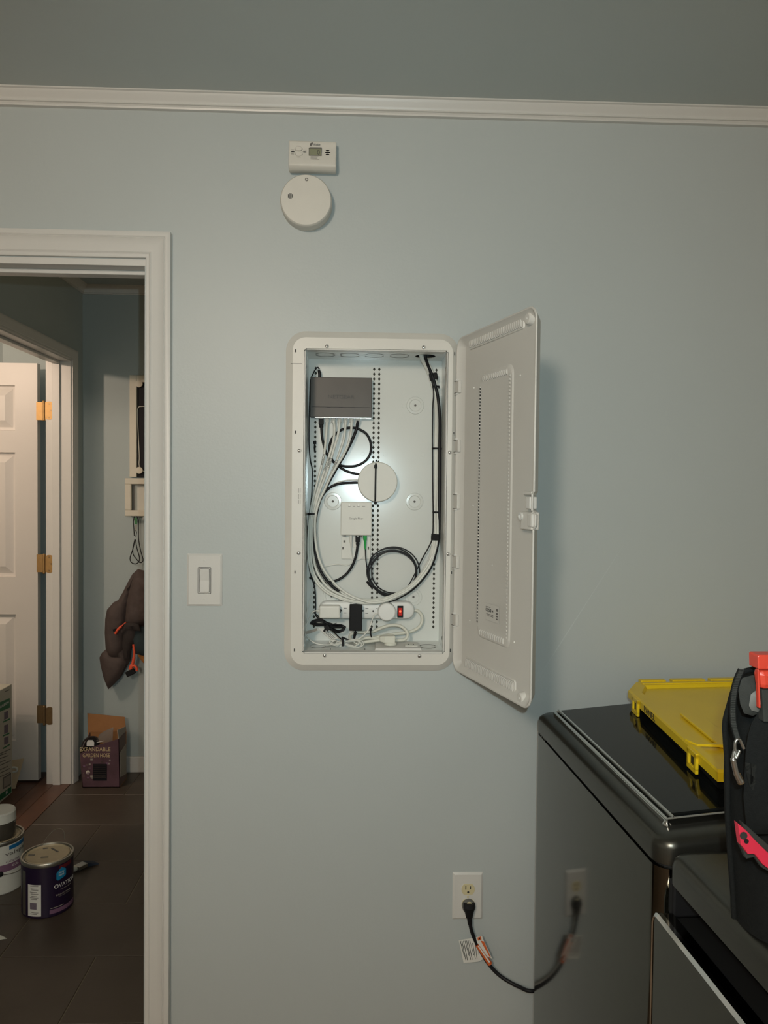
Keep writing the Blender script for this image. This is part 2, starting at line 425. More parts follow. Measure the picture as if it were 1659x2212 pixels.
struct(b.build('trim_9', 'trim_white', bevel=0.002))

# the open six-panel door
dy = 1.885; dxr = -1.570; dxl = dxr-0.762; dz0, dz1 = 0.010, 2.072
door = thing('door_1', '', '', (dxr, dy, dz0)); del door['label']; del door['category']; door['kind'] = 'structure'
cols = [(dxr-0.108, dxr-0.350), (dxr-0.412, dxr-0.654)]
zrow = [(P(20, 930, dy)[2], P(20, 832, dy)[2]), (P(20, 1246, dy)[2], P(20, 977, dy)[2]), (P(20, 1600, dy)[2], P(20, 1327, dy)[2])]
b = MB()
b.box(dxr-0.108, dxr, dy, dy+0.035, dz0, dz1).box(dxl, dxr-0.654, dy, dy+0.035, dz0, dz1).box(dxr-0.412, dxr-0.350, dy, dy+0.035, dz0, dz1)
zc = [dz0]+[q for z in zrow[::-1] for q in z]+[dz1]
for x1, x0 in cols:
    for i in range(0, len(zc), 2): b.box(x0, x1, dy, dy+0.035, zc[i], zc[i+1])
b.build('slab', 'door_white', door)
for x1, x0 in cols:
    for z0, z1 in zrow:
        def rc(i, y): return [(x0+i, y, z0+i), (x1-i, y, z0+i), (x1-i, y, z1-i), (x0+i, y, z1-i)]
        MB().loft([rc(0, dy+0.030), rc(0, dy+0.001), rc(0.004, dy+0.016), rc(0.016, dy+0.018), rc(0.050, dy+0.004)]).build('panel', 'door_white', door, smooth=20)
for i, py in enumerate((887, 1218, 1546)):
    z = P(100, py, 1.86)[2]
    mm = 'brass' if i < 2 else 'brass_worn'
    h = MB().add(*(lambda r: ([(x, OY1-0.0115, q) for x, q in r]+[(x, OY1-0.0095, q) for x, q in r], [tuple(range(len(r)))[::-1], tuple(range(len(r), 2*len(r)))]+[(j, (j+1) % len(r), len(r)+(j+1) % len(r), len(r)+j) for j in range(len(r))]))(rrect(OX-0.006, OX+0.030, z-0.044, z+0.044, 0.014, 4))).build('hinge', mm, door)
    MB().lathe((OX-0.016, OY1-0.004, z-0.046), ZU, [(0.003, -0.004), (0.0065, 0), (0.0065, 0.092), (0.003, 0.096)], 12).build('barrel', mm, h, smooth=40)
    MB().box(OX-0.060, OX-0.014, dy-0.0015, dy+0.001, z-0.044, z+0.044).build('leaf', mm, h)
    for sx, sz in ((0.012, 0.033), (0.022, 0.0), (0.012, -0.033)):
        MB().lathe((OX+sx, OY1-0.0112, z+sz), (0, -1, 0), [(0.0042, 0), (0.0042, 0.0012)], 10).build('screw', 'brass_worn', h)

# ------------------------------------------------------------------ alarms above the enclosure
Y0 = -0.035
x0, x1, z0, z1 = wallrect(623, 303, 727, 368.5, -0.03)
co = thing('carbon_monoxide_alarm', 'cream rectangular carbon monoxide alarm with small screen high on the wall', 'alarm', ((x0+x1)/2, 0, z0))
h = z1-z0
pr = [(0, z0+0.004), (-0.020, z0), (-0.030, z0+0.003), (-0.037, z0+0.010), (-0.037, z0+0.018), (-0.033, z0+0.032), (-0.030, z0+0.048), (-0.029, z0+0.062), (-0.030, z1-0.006), (-0.028, z1-0.001), (-0.022, z1), (0, z1)]
MB().loft([[(x0+0.002, y*0.97, z) for y, z in pr], [(x0, y*0.9, z) for y, z in pr], [(x0+0.001, y, z) for y, z in pr], [(x1-0.001, y, z) for y, z in pr], [(x1, y*0.9, z) for y, z in pr]][2:4]).build('housing', 'alarm_white', co, smooth=35, bevel=0.002)
_fy = sorted((z, y) for y, z in pr[3:9])
def facey(z): return float(np.interp(z, [q[0] for q in _fy], [q[1] for q in _fy]))
lx0, lx1, lz0, lz1 = wallrect(668, 321, 694, 336.5, -0.0315)
MB().box(lx0, lx1, -0.0325, -0.028, lz0, lz1).build('screen', 'lcd', co)
MB().box(lx0-0.0012, lx1+0.0012, -0.0335, -0.028, lz1-0.0008, lz1+0.0012).box(lx0-0.0012, lx0, -0.0335, -0.028, lz0, lz1).box(lx1, lx1+0.001, -0.0335, -0.028, lz0, lz1).box(lx0-0.001, lx1+0.001, -0.0335, -0.028, lz0-0.0008, lz0).build('screen_bezel', 'print_grey', co)
text(co, '0', 'lcd_digit', P(688, 329, -0.0327), XR, ZU, width=0.0068, height=0.0115)
text(co, 'Kidde', 'print_grey', P(684.5, 312.2, -0.0313), XR, ZU, width=0.0165, height=0.0052, shear=0.2)
q = P(673, 311.5, -0.0313)
MB().prism([(q[0]-0.003, q[1], q[2]-0.0045), (q[0]+0.001, q[1], q[2]-0.002), (q[0]+0.004, q[1], q[2]+0.0045), (q[0]-0.002, q[1], q[2]+0.003), (q[0]-0.0045, q[1], q[2])], (0, -0.0004, 0)).build('emblem', 'print_grey', co)
for px0, px1, py in ((668.5, 695, 317.6), (671, 688, 339.6), (671, 685.5, 342.5), (671, 690, 345.4), (641, 649.5, 315), (629, 635, 323), (655, 662, 323.5), (628.5, 636, 330.5), (629, 635, 333.3), (641.5, 650, 340.5)):
    a, c = P(px0, py, -0.0308), P(px1, py, -0.0308)
    MB().box(a[0], c[0], facey(a[2])-0.0004, facey(a[2])+0.002, a[2]-0.0005, a[2]+0.0005).build('print_line', 'print_grey', co)
for px, py, rx, m, d in ((645, 321.3, 0.0088, 'alarm_white', 0.0035), (645.3, 333.8, 0.0088, 'alarm_white', 0.0035)):
    q = P(px, py, -0.031)
    MB().lathe((q[0], facey(q[2])+0.001, q[2]), (0, -1, 0), [(0.0054, 0), (0.0054, d*0.6), (0.0048, d)], 24, e1=(1, 0, 0), sx=1.6).build('button', m, co, smooth=30)
    MB().lathe((q[0], facey(q[2])+0.001, q[2]-0.0004), (0, -1, 0), [(0.0061, 0), (0.0061, 0.0014)], 24, e1=(1, 0, 0), sx=1.55).build('button_rim', 'print_grey', co)
for px, py, rx in ((632.6, 327.2, 0.0030), (658, 327.8, 0.0030), (707.5, 324.5, 0.0030), (707.7, 329.2, 0.0042), (707.5, 334.2, 0.0030)):
    q = P(px, py, -0.031)
    MB().lathe((q[0], facey(q[2])+0.0015, q[2]), (0, -1, 0), [(rx*0.5, 0), (rx*0.5, 0.0020), (rx*0.3, 0.0024)], 20, e1=(1, 0, 0), sx=3.2).build('vent', 'plastic_black', co, smooth=30)

c = P(660.8, 431.5, -0.042)
sm = thing('smoke_alarm', 'round white smoke alarm just below the rectangular alarm', 'alarm', (c[0], 0, c[2]-0.07))
RR = (P(717, 432, -0.042)[0]-P(605, 432, -0.042)[0])/2
MB().lathe((c[0], 0, c[2]), (0, -1, 0), [(RR*0.99, 0), (RR*0.99, 0.012), (RR*0.93, 0.0125), (RR*0.93, 0.015), (RR*1.0, 0.0155), (RR*1.0, 0.034), (RR*0.985, 0.039), (RR*0.95, 0.042), (RR*0.6, 0.0428), (RR*0.2, 0.043)], 72).build('housing', 'alarm_white', sm, smooth=30)
q = P(662.3, 387.5, -0.043)
MB().lathe((q[0], -0.0405, q[2]), (0, -1, 0), [(0.0040, 0), (0.0040, 0.0026), (0.0024, 0.0028), (0.0024, 0.0018), (0.0, 0.0018)], 20, cap1=False).build('test_light', 'print_grey', sm)
MB().lathe((q[0]+0.0004, -0.0405, q[2]), (0, -1, 0), [(0.0018, 0), (0.0014, 0.0032)], 14).build('test_lens', 'alarm_white', sm)
for i, (px, dz) in enumerate(((622.9, 0.0042), (626.3, 0.006), (628.9, 0.006), (631.7, 0.0042))):
    q = P(px, 423.3, -0.043)
    MB().box(q[0]-0.0009, q[0]+0.0009, -0.0438, -0.040, q[2]-dz, q[2]+dz).build('sounder_slot', 'slot_dark', sm)

# ------------------------------------------------------------------ light switch
x0, x1, z0, z1 = wallrect(403.8, 1196, 480, 1309.3, -0.004)
ls = thing('light_switch', 'white rocker light switch on a plain wall plate beside the doorway', 'switch', ((x0+x1)/2, 0, z0))
def plate(parent, x0, x1, z0, z1, t, hole=None, m='trim_white'):
    o = rrect(x0, x1, z0, z1, 0.002, 3); i = rrect(x0+0.005, x1-0.005, z0+0.005, z1-0.005, 0.002, 3)
    r = [[(x, 0, z) for x, z in o], [(x, -t*0.35, z) for x, z in o], [(x, -t, z) for x, z in i]]
    if hole:
        hh = rrect(*hole, 0.002, 3); r += [[(x, -t, z) for x, z in hh], [(x, -0.0005, z) for x, z in hh]]
        return MB().loft(r, True, False).build('wall_plate', m, parent, smooth=25)
    return MB().loft(r).build('wall_plate', m, parent, smooth=25)
hx0, hx1, hz0, hz1 = wallrect(427.2, 1225.2, 455.8, 1282.5, -0.006)
plate(ls, x0, x1, z0, z1, 0.006, (hx0, hx1, hz0, hz1))
g = 0.0013
fr = rrect(hx0+g, hx1-g, hz0+g, hz1-g, 0.0015, 2); fi = rrect(hx0+0.0032, hx1-0.0032, hz0+0.0032, hz1-0.0032, 0.0015, 2)
MB().loft([[(x, 0, z) for x, z in fr], [(x, -0.0068, z) for x, z in fr], [(x, -0.0068, z) for x, z in fi], [(x, 0.0, z) for x, z in fi]], False, False).build('switch_frame', 'trim_white', ls)
MB().box(hx0, hx1, -0.0008, 0.0, hz0, hz1).build('backing', 'slot_dark', ls)
ro = rrect(hx0+0.0044, hx1-0.0044, hz0+0.0044, hz1-0.0044, 0.0012, 2); zm = (hz0+hz1)/2
def rk(z): return -0.0062-0.0022*abs((z-zm)/(hz1-zm))
mid = [(hx0+0.0044, zm), (hx1-0.0044, zm)]
pr = [(0, hz1-0.0044), (rk(hz1), hz1-0.0044), (-0.0058, zm), (rk(hz0)+0.0014, hz0+0.0044), (0, hz0+0.0044)]
MB().loft([[(hx0+0.0044, y, z) for y, z in pr], [(hx1-0.0044, y, z) for y, z in pr]]).build('rocker', 'trim_white', ls, bevel=0.0006)
for py in (1210.7, 1294):
    q = P(441.7, py, -0.006)
    MB().lathe((q[0], -0.0055, q[2]), (0, -1, 0), [(0.003, 0), (0.003, 0.0009), (0.001, 0.0012)], 14).build('screw', 'trim_white', ls, smooth=40)

# ------------------------------------------------------------------ media enclosure in the wall
FY = -0.018; BY = 0.110
fx0, fx1 = P(616, 1080, 0)[0], P(990, 900, 0)[0]; fz1, fz0 = P(800, 718.5, 0)[2], P(800, 1448, 0)[2]
ox0, ox1 = P(654.5, 1080, FY)[0], P(963.5, 1080, FY)[0]+0.0015; oz1, oz0 = P(805, 754.5, FY)[2], P(805, 1412, FY)[2]
bx0, bx1 = P(664.6, 1080, BY)[0], P(951, 1080, BY)[0]; bz1, bz0 = P(805, 778, BY)[2], P(805, 1383.5, BY)[2]
en = thing('media_enclosure', 'white in-wall wiring enclosure with its hinged door swung open', 'enclosure', ((fx0+fx1)/2, 0, fz0))
N = 10
a0 = rrect(fx0, fx1, fz0, fz1, 0.050, N); a1 = rrect(fx0+0.001, fx1-0.001, fz0+0.001, fz1-0.001, 0.049, N)
a2 = rrect(fx0+0.0165, fx1-0.0165, fz0+0.0165, fz1-0.0165, 0.034, N); a3 = rrect(fx0+0.018, fx1-0.018, fz0+0.018, fz1-0.018, 0.032, N)
a4 = rrect(ox0, ox1, oz0, oz1, 0.0008, N)
ring = lambda r, y: [(x, y, z) for x, z in r]
MB().loft([ring(a4, 0.004), ring(a0, 0.0), ring(a0, -0.0025), ring(a2, FY+0.001), ring(a3, FY), ring(a4, FY), ring(a4, 0.004)], False, False).build('trim_frame', 'enclosure_white', en, smooth=25)
# inner tub: side walls
lip = 0.0042
ta = rrect(ox0+lip*0.6, ox1-lip*0.6, oz0+lip*0.6, oz1-lip*0.6, 0.0006, 2); tb = rrect(bx0, bx1, bz0, bz1, 0.0015, 2)
n4 = len(ta)
hole_x = P(919, 769.5, 0.045)[0]; 
def wall_quad(i):
    pass
tub = MB()
c_f = [(ox0+lip*.6, oz0+lip*.6), (ox1-lip*.6, oz0+lip*.6), (ox1-lip*.6, oz1-lip*.6), (ox0+lip*.6, oz1-lip*.6)]
c_b = [(bx0, bz0), (bx1, bz0), (bx1, bz1), (bx0, bz1)]
for i in (0, 1, 3):
    j = (i+1) % 4
    tub.poly([(c_f[i][0], FY+0.001, c_f[i][1]), (c_f[j][0], FY+0.001, c_f[j][1]), (c_b[j][0], BY, c_b[j][1]), (c_b[i][0], BY, c_b[i][1])])
# top wall with the open cable knockout
def topz(x, y): t = (y-FY)/(BY-FY); return (oz1-lip*.6)*(1-t)+bz1*t
hyc, hr_ = 0.047, 0.026
nn = 32
circ = [(hole_x+hr_*math.cos(2*math.pi*k/nn), hyc+hr_*math.sin(2*math.pi*k/nn)) for k in range(nn)]
sq = []
for k in range(nn):
    a = 2*math.pi*k/nn; cx, sy = math.cos(a), math.sin(a); mm_ = max(abs(cx), abs(sy))
    ex, ey = cx/mm_, sy/mm_
    X_ = hole_x+ex*(0.034 if ex > 0 else 0.034); Y_ = hyc+ey*((BY-hyc) if ey > 0 else (hyc-FY-0.001))
    sq.append((X_, Y_))
tub.loft([[(x, y, topz(x, y)) for x, y in sq], [(x, y, topz(x, y)) for x, y in circ]], False, False)
def topq(xa, xb):
    tl = lambda x, y: (x, y, topz(x, y))
    return tl, xa, xb
L_, H0, H1, R__ = c_f[0][0], hole_x-0.034, hole_x+0.034, c_f[1][0]
tub.poly([(L_, FY+.001, topz(0, FY+.001)), (H0, FY+.001, topz(0, FY+.001)), (H0, BY, bz1), (bx0, BY, bz1)])
tub.poly([(H1, FY+.001, topz(0, FY+.001)), (R__, FY+.001, topz(0, FY+.001)), (bx1, BY, bz1), (H1, BY, bz1)])
# back wall: strips of cells with a diamond hole each
PITCH = 0.01297
ztop = P(805, 797.5, BY)[2]+PITCH/2; NH = 54; zbot = ztop-NH*PITCH
cl = P(680, 1080, BY)[0]; c1, c2 = P(805.6, 1080, BY)[0], P(816.6, 1080, BY)[0]; c3 = P(939.3, 1080, BY)[0]
cw = (c2-c1)/2
strips = [(cl, 0.006), (c1, cw), (c2, cw), (c3, 0.006)]
holes = MB()
for cx, hw in strips:
    for k in range(NH):
        zc_ = ztop-(k+0.5)*PITCH; rx, rz = 0.0034, 0.0045
        dia = [(cx+rx, zc_), (cx+rx*.45, zc_+rz*.72), (cx, zc_+rz), (cx-rx*.45, zc_+rz*.72), (cx-rx, zc_), (cx-rx*.45, zc_-rz*.72), (cx, zc_-rz), (cx+rx*.45, zc_-rz*.72)]
        e = PITCH/2
        rec = [(cx+hw, zc_), (cx+hw, zc_+e), (cx, zc_+e), (cx-hw, zc_+e), (cx-hw, zc_), (cx-hw, zc_-e), (cx, zc_-e), (cx+hw, zc_-e)]
        tub.loft([[(x, BY, z) for x, z in rec], [(x, BY, z) for x, z in dia]], False, False)
        holes.loft([[(x, BY+0.0002, z) for x, z in dia], [(x, BY+0.0032, z) for x, z in dia]], False, True)
xcuts = [bx0, cl-0.006, cl+0.006, c1-cw, c2+cw, c3-0.006, c3+0.006, bx1]
for i in range(7):
    xa, xb = xcuts[i], xcuts[i+1]
    if i % 2 == 0: tub.poly([(xa, BY, bz0), (xb, BY, bz0), (xb, BY, bz1), (xa, BY, bz1)])
    else:
        tub.poly([(xa, BY, bz0), (xb, BY, bz0), (xb, BY, zbot), (xa, BY, zbot)]); tub.poly([(xa, BY, ztop), (xb, BY, ztop), (xb, BY, bz1), (xa, BY, bz1)])
tubo = tub.build('tub', 'box_white', en)
holes.build('peg_hole', 'dark_hole', tubo, kind='stuff')
# bright lip strips round the opening
for nm, q in (('t', (ox0+0.006, ox1-0.007, oz1-lip, oz1-0.0012)), ('b', (ox0+0.006, ox1-0.006, oz0+0.0005, oz0+lip)), ('l', (ox0+0.0012, ox0+lip, oz0+0.006, oz1-0.006)), ('r', (ox1-lip, ox1-0.0012, oz0+0.006, oz1-0.006))):
    MB().box(q[0], q[1], FY-0.003, 0.006, q[2], q[3]).build('lip', 'trim_white', en, bevel=0.0008)
for sx in (ox0+0.001, ox1-0.001):
    for sz in (oz0+0.001, oz1-0.001):
        MB().lathe((sx, FY+0.0005, sz), (0, -1, 0), [(0.0032, 0), (0.0032, 0.001), (0.0012, 0.001), (0.0012, 0.0002)], 14).build('corner_rivet', 'enclosure_white', en)
# knockouts in the top and the bottom
def knock(px, y, top=True, r=0.026, wth=0.0026):
    zf = (lambda yy: topz(0, yy)) if top else (lambda yy: (oz0+lip*.6)*(1-(yy-FY)/(BY-FY))+bz0*((yy-FY)/(BY-FY)))
    X = P(px, 769.5 if top else 1395, y)[0]; s = -0.0005 if top else 0.0005
    bb = MB()
    for a0, a1 in ((15, 165), (195, 345)):
        o = []; i_ = []
        for k in range(13):
            a = R(a0+(a1-a0)*k/12); ca, sa = math.cos(a), math.sin(a)
            yo, yi = y+(r)*sa, y+(r-wth)*sa
            o.append((X+r*ca, yo, zf(yo)+s)); i_.append((X+(r-wth)*ca, yi, zf(yi)+s))
        bb.loft([o, i_], False, False, closed=False)
    return bb.build('knockout_ring', 'print_grey', en)
for px in (702.5, 755.5, 809, 863): knock(px, hyc)
for px in (687, 924): knock(px, hyc, False, 0.022)
# cable passage above the open knockout
MB().lathe((hole_x, hyc, topz(0, hyc)-0.001), ZU, [(hr_+0.0015, 0.002), (hr_+0.0015, 0.05)], 32, False, True).build('cable_passage', 'gap_black', en)
def zfloor(y): t = (y-FY)/(BY-FY); return (oz0+lip*.6)*(1-t)+bz0*t
for pxa, pxb in ((714, 788),):
    xa, xb = P(pxa, 1398, 0.02)[0], P(pxb, 1398, 0.02)[0]
    for X in (xa, xb):
        MB().add([(X-0.0007, y, zfloor(y)+dz) for y in (0.000, 0.022) for dz in (-0.0008, 0.0006)]+[(X+0.0007, y, zfloor(y)+dz) for y in (0.000, 0.022) for dz in (-0.0008, 0.0006)], [(0, 1, 3, 2), (4, 6, 7, 5), (1, 5, 7, 3)]).build('knockout_slot', 'slot_dark', en)
    MB().add([(xa, 0.0, zfloor(0.0)+.0005), (xb, 0.0, zfloor(0.0)+.0005), (xb, 0.0009, zfloor(0.0009)+.0005), (xa, 0.0009, zfloor(0.0009)+.0005)], [(0, 1, 2, 3)]).build('knockout_edge', 'print_grey', en)
# round mounting bosses
for px, py in ((897, 876), (895.5, 1083.5), (719, 1083), (893, 1289.5), (716, 1288)):
    q = P(px, py, BY)
    bo = MB().lathe((q[0], BY, q[2]), (0, -1, 0), [(0.0235, 0.0), (0.0225, 0.0022), (0.0165, 0.0024), (0.0145, 0.0008), (0.0015, 0.0008)], 40, False, True).build('mounting_boss', 'box_white', en, smooth=25)
    MB().lathe((q[0], BY-0.0008, q[2]), (0, -1, 0), [(0.0030, 0), (0.0030, 0.0014), (0.0012, 0.0014), (0.0012, 0.0004)], 16).build('screw', 'print_grey', bo)
for px, py in ((784, 980.5), (832, 982), (913, 982), (873, 877)):
    q = P(px, py, BY)
    MB().lathe((q[0], BY, q[2]), (0, -1, 0), [(0.0052, 0), (0.0050, 0.0008)], 20).build('dimple', 'box_white', en, smooth=30)
q = P(697, 798, BY); MB().box(q[0]-0.004, q[0]+0.026, BY-0.0006, BY, q[2]-0.007, q[2]+0.018).build('moulded_pad', 'box_white', en)
q = P(722, 800, BY); MB().box(q[0]-0.005, q[0]+0.009, BY-0.0005, BY, q[2]-0.02, q[2]+0.018).build('moulded_pad', 'box_white', en)
# screws and slots in the frame
def fscrew(px, py):
    q = P(px, py, FY)
    s_ = MB().lathe((q[0], FY+0.0002, q[2]), (0, -1, 0), [(0.0048, 0), (0.0048, 0.0006), (0.0042, 0.0006), (0.0042, -0.001)], 18).build('screw', 'print_grey', en)
    MB().lathe((q[0]-0.0008, FY, q[2]), (0, -1, 0), [(0.0034, -0.001), (0.0034, 0.0012), (0.0016, 0.0022)], 14).build('screw_head', 'steel', s_, smooth=40)
for px, py in ((706.5, 748), (915.5, 750.5), (702, 1416), (906.5, 1417.5), (647, 973.5), (972, 977.5), (645.5, 1195), (968.5, 1197)): fscrew(px, py)
def fslot(px, py, w_=0.0024, h_=0.0048):
    q = P(px, py, FY)
    e = MB().box(q[0]-w_, q[0]+w_, FY-0.0008, FY+0.001, q[2]-h_, q[2]+h_).build('slot', 'enclosure_white', en, bevel=0.0007)
    MB().box(q[0]-w_*0.4, q[0]+w_*0.6, FY-0.0012, FY, q[2]-h_*0.72, q[2]+h_*0.72).build('slot_opening', 'slot_dark', e)
for px, py in ((638.3, 758), (638, 933.5), (637, 1235.5), (635.7, 1404), (980, 936), (975, 1237)): fslot(px, py)
for px, py in ((982, 764), (972.5, 1405)):
    q = P(px, py, FY); MB().box(q[0]-0.001, q[0]+0.001, FY-0.0012, FY, q[2]-0.004, q[2]+0.004).build('slot', 'slot_dark', en)
for px, py, y in ((658.8, 792, 0.02), (960.3, 797, 0.02), (655.8, 1371, 0.02), (954.3, 1378.5, 0.02)):
    q = P(px, py, y); s = 1 if px < 800 else -1; t = (y-FY)/(BY-FY); X = (c_f[0][0]*(1-t)+bx0*t) if px < 800 else (c_f[1][0]*(1-t)+bx1*t)
    MB().box(min(X, X+s*0.001), max(X, X+s*0.001), y-0.004, y+0.004, q[2]-0.004, q[2]+0.004).build('side_slot', 'slot_dark', en)
# latch strike on the left of the frame
for py0, py1 in ((1054.5, 1064.5), (1067.5, 1078), (1080, 1088)):
    q0, q1 = P(646.5, py0, FY), P(646.5, py1, FY)
    for dx in (-0.0026, 0.0016):
        MB().box(q0[0]+dx, q0[0]+dx+0.0012, FY-0.0008, FY, q1[2], q0[2]).build('catch_slot', 'print_grey', en)
a, c = P(614.5, 785.5, 0), P(652, 785.5, FY)
MB().box(a[0]+0.017, c[0], FY-0.0004, FY+0.001, c[2]-0.0004, c[2]+0.0004).build('seam', 'print_grey', en)

# the hinged door, swung out
HD = np.array([0.2445, -0.0235]); ud = np.array([0.290, -0.957]); ud /= np.linalg.norm(ud); nd = np.array([-ud[1], ud[0]])
DZ0, DZ1, DW = 1.0175, 1.845, 0.3885
def dw(s, t, z): q = HD+ud*s+nd*t; return (q[0], q[1], z)
def DI(px, py, t=0.0):
    d = ray(px, py); n3 = np.array([nd[0], nd[1], 0]); h3 = np.array([HD[0], HD[1], 0])
    k = (t-np.dot(CAM-h3, n3))/np.dot(d, n3); q = CAM+d*k
    return float(np.dot(q[:2]-HD, ud)), float(q[2])
zn = [DI(1160, py)[1] for py in (1062, 1068, 1103, 1112, 1136, 1146)]
def doorring(ins, t, soft=1.0):
    r = max(0.030-ins, 0.006); s0, s1, za, zb = ins, DW-ins, DZ0+ins, DZ1-ins; out = []
    n = 7
    for cx, cz, a0 in ((s1-r, zb-r, 0), (s0+r, zb-r, 90), (s0+r, za+r, 180), (s1-r, za+r, 270)):
        for i in range(n+1):
            a = R(a0+90*i/n); out.append((cx+r*math.cos(a), cz+r*math.sin(a)))
    # free edge runs upwards at the end of the list: finger notch and tab
    e = [(s1-(0.0 if k in (0, 5) else 0.0), z) for k, z in enumerate(zn)]
    ds = [0.0, -0.0065, -0.0065, 0.008, 0.008, 0.0]
    for k in (5, 4, 3, 2, 1, 0): out.append((s1+ds[k]*soft, zn[k]))
    return [dw(s, t, z) for s, z in out]
dr = MB()
dr.loft([doorring(0.026, 0.0145, 0), doorring(0.022, 0.014, 0), doorring(0.0042, 0.001, 1), doorring(0.0036, 0.0, 1), doorring(0.0008, 0.0, 1), doorring(0.0, 0.0012, 1), doorring(0.0, 0.003, 1), doorring(0.024, 0.024, 1), doorring(0.027, 0.0245, 1)])
dro = dr.build('door', 'door_plastic', en, smooth=30)
T = 0.0145
def ribs(name, quad, n, hgt, rw=0.5):
    """raised ribs along a slanted strip of the door's inner face: quad = (s0, s1, z0, z1)"""
    s0, s1, z0, z1 = quad; bb = MB(); p = (s1-s0)/n
    bb.loft([[dw(s, T, z) for s, z in rrect(s0-0.004, s1+0.006, z0-0.004, z1+0.004, 0.006, 4)], [dw(s, T-0.003, z) for s, z in rrect(s0-0.003, s1+0.004, z0-0.003, z1+0.003, 0.006, 4)], [dw(s, T-0.003, z) for s, z in rrect(s0-0.001, s1+0.001, z0-0.001, z1+0.001, 0.004, 4)], [dw(s, T-0.001, z) for s, z in rrect(s0, s1, z0, z1, 0.003, 4)]], False, True)
    o = bb.build(name, 'door_plastic', dro, smooth=30)
    return o, s0, p, z0, z1
def ribset(quad, n, h=0.0065):
    s0, s1, z0, z1 = quad; bb = MB(); p = (s1-s0)/n
    for k in range(n):
        a = s0+(k+0.15)*p; c_ = s0+(k+0.70)*p; zz = (z0+z1)/2; hz = (z1-z0)/2
        arc = [(-1, 0), (-0.8, 0.75), (-0.3, 1), (0.3, 1), (0.8, 0.75), (1, 0)]
        bb.loft([[dw(a, T-0.0005-h*q, zz+hz*u) for u, q in arc], [dw(c_, T-0.0005-h*q, zz+hz*u) for u, q in arc]])
    return bb
sA, zA = DI(1017, 742, T); sB, zB = DI(1131, 697, T); 
quad = (sA, sB, (zA+zB)/2-0.011, (zA+zB)/2+0.011)
ribs('vent_surround', quad, 30, 0.004); ribset(quad, 30).build('vent_rib', 'door_plastic', dro, smooth=40, kind='stuff')
sA, zA = DI(1008, 1429, T); sB, zB = DI(1112, 1487, T)
quad = (sA, sB, (zA+zB)/2-0.011, (zA+zB)/2+0.011)
ribs('vent_surround', quad, 30, 0.004); ribset(quad, 30).build('vent_rib', 'door_plastic', dro, smooth=40, kind='stuff')
# central raised field with its border of slots
s0, zt = DI(1040, 826, T); s1, _ = DI(1101, 805, T); _, zb = DI(1034, 1357, T)
fieldr = lambda i, t: [dw(s, t, z) for s, z in rrect(s0-0.006+i, s1+0.020-i, zb-0.020+i, zt+0.022-i, 0.022, 5)]
MB().loft([fieldr(0, T), fieldr(0.004, T-0.0025), fieldr(0.012, T-0.0022), fieldr(0.020, T-0.0008)], False, True).build('vent_field', 'door_plastic', dro, smooth=30)
bb = MB(); cc = MB(); n = 72
for k in range(n):
    z = zt-0.012-(zt-zb-0.024)*(k+0.5)/n; hz = (zt-zb)/n*0.5
    bb.add([dw(s0+ds, T-0.0034, z+dz) for ds, dz in ((-0.0016, -hz*.55), (0.0034, -hz*.55), (0.0034, hz*.55), (-0.0016, hz*.55))], [(0, 1, 2, 3)])
    cc.loft([[dw(s0+ds, tt, z+hz+dz) for ds, tt in ((-0.006, T-0.001), (-0.006, T-0.0042), (0.001, T-0.0042), (0.001, T-0.001))] for dz in (-hz*.36, hz*.36)])
bb.build('side_slots', 'gap_black', dro, kind='stuff'); cc.build('side_ribs', 'door_plastic', dro, kind='stuff')
cc = MB()
for k in range(n):
    z = zt-(zt-zb)*(k+0.5)/n; hz = (zt-zb)/n*0.5
    cc.loft([[dw(s1+ds, tt, z+dz) for ds, tt in ((0.000, T), (0.000, T-0.0034), (0.0075, T-0.0034), (0.0075, T))] for dz in (-hz*.5, hz*.5)])
cc.build('side_ribs', 'door_plastic', dro, kind='stuff')
ribset((s0+0.010, s1-0.004, zt-0.0005, zt+0.0135), 14, 0.005).build('vent_rib', 'door_plastic', dro, smooth=40, kind='stuff')
ribset((s0+0.010, s1-0.004, zb-0.0135, zb+0.0005), 13, 0.005).build('vent_rib', 'door_plastic', dro, smooth=40, kind='stuff')
# sticker
sa, za = DI(1049, 1311, T-0.0026); sb, zb2 = DI(1077, 1338, T-0.0026)
nV = np.array([-nd[0], -nd[1], 0]); uV = np.array([ud[0], ud[1], 0])
st = MB().obox(dw((sa+sb)/2, T-0.0030, (za+zb2)/2), uV*((sb-sa)/2), nV*0.0003, np.array([0, 0, (za-zb2)/2+0.010])).build('sticker', 'door_plastic', dro)
sc = (sa+sb)/2; zc_ = (za+zb2)/2; wS = sb-sa
text(dro, 'Q250', 'print_black', dw(sa+wS*.26, T-0.0036, zc_+0.004), uV, ZU, width=wS*.42, height=0.009)
text(dro, 'M', 'print_black', dw(sa+wS*.58, T-0.0036, zc_+0.004), uV, ZU, width=wS*.07, height=0.006)
for f0, f1, dz in ((0.05, 0.4, 0.0115), (0.1, 0.62, -0.005), (0.2, 0.62, -0.0085)):
    MB().obox(dw(sa+wS*(f0+f1)/2, T-0.0036, zc_+dz), uV*(wS*(f1-f0)/2), nV*0.0002, np.array([0, 0, 0.0006])).build('print_line', 'print_grey', dro)
for dz, hh in ((0.010, 0.004), (0.002, 0.003), (-0.004, 0.0025), (-0.0105, 0.0024)):
    MB().obox(dw(sa+wS*.9, T-0.0036, zc_+dz), uV*(wS*.05), nV*0.0002, np.array([0, 0, hh*0.7])).build('print_mark', 'print_grey', dro)
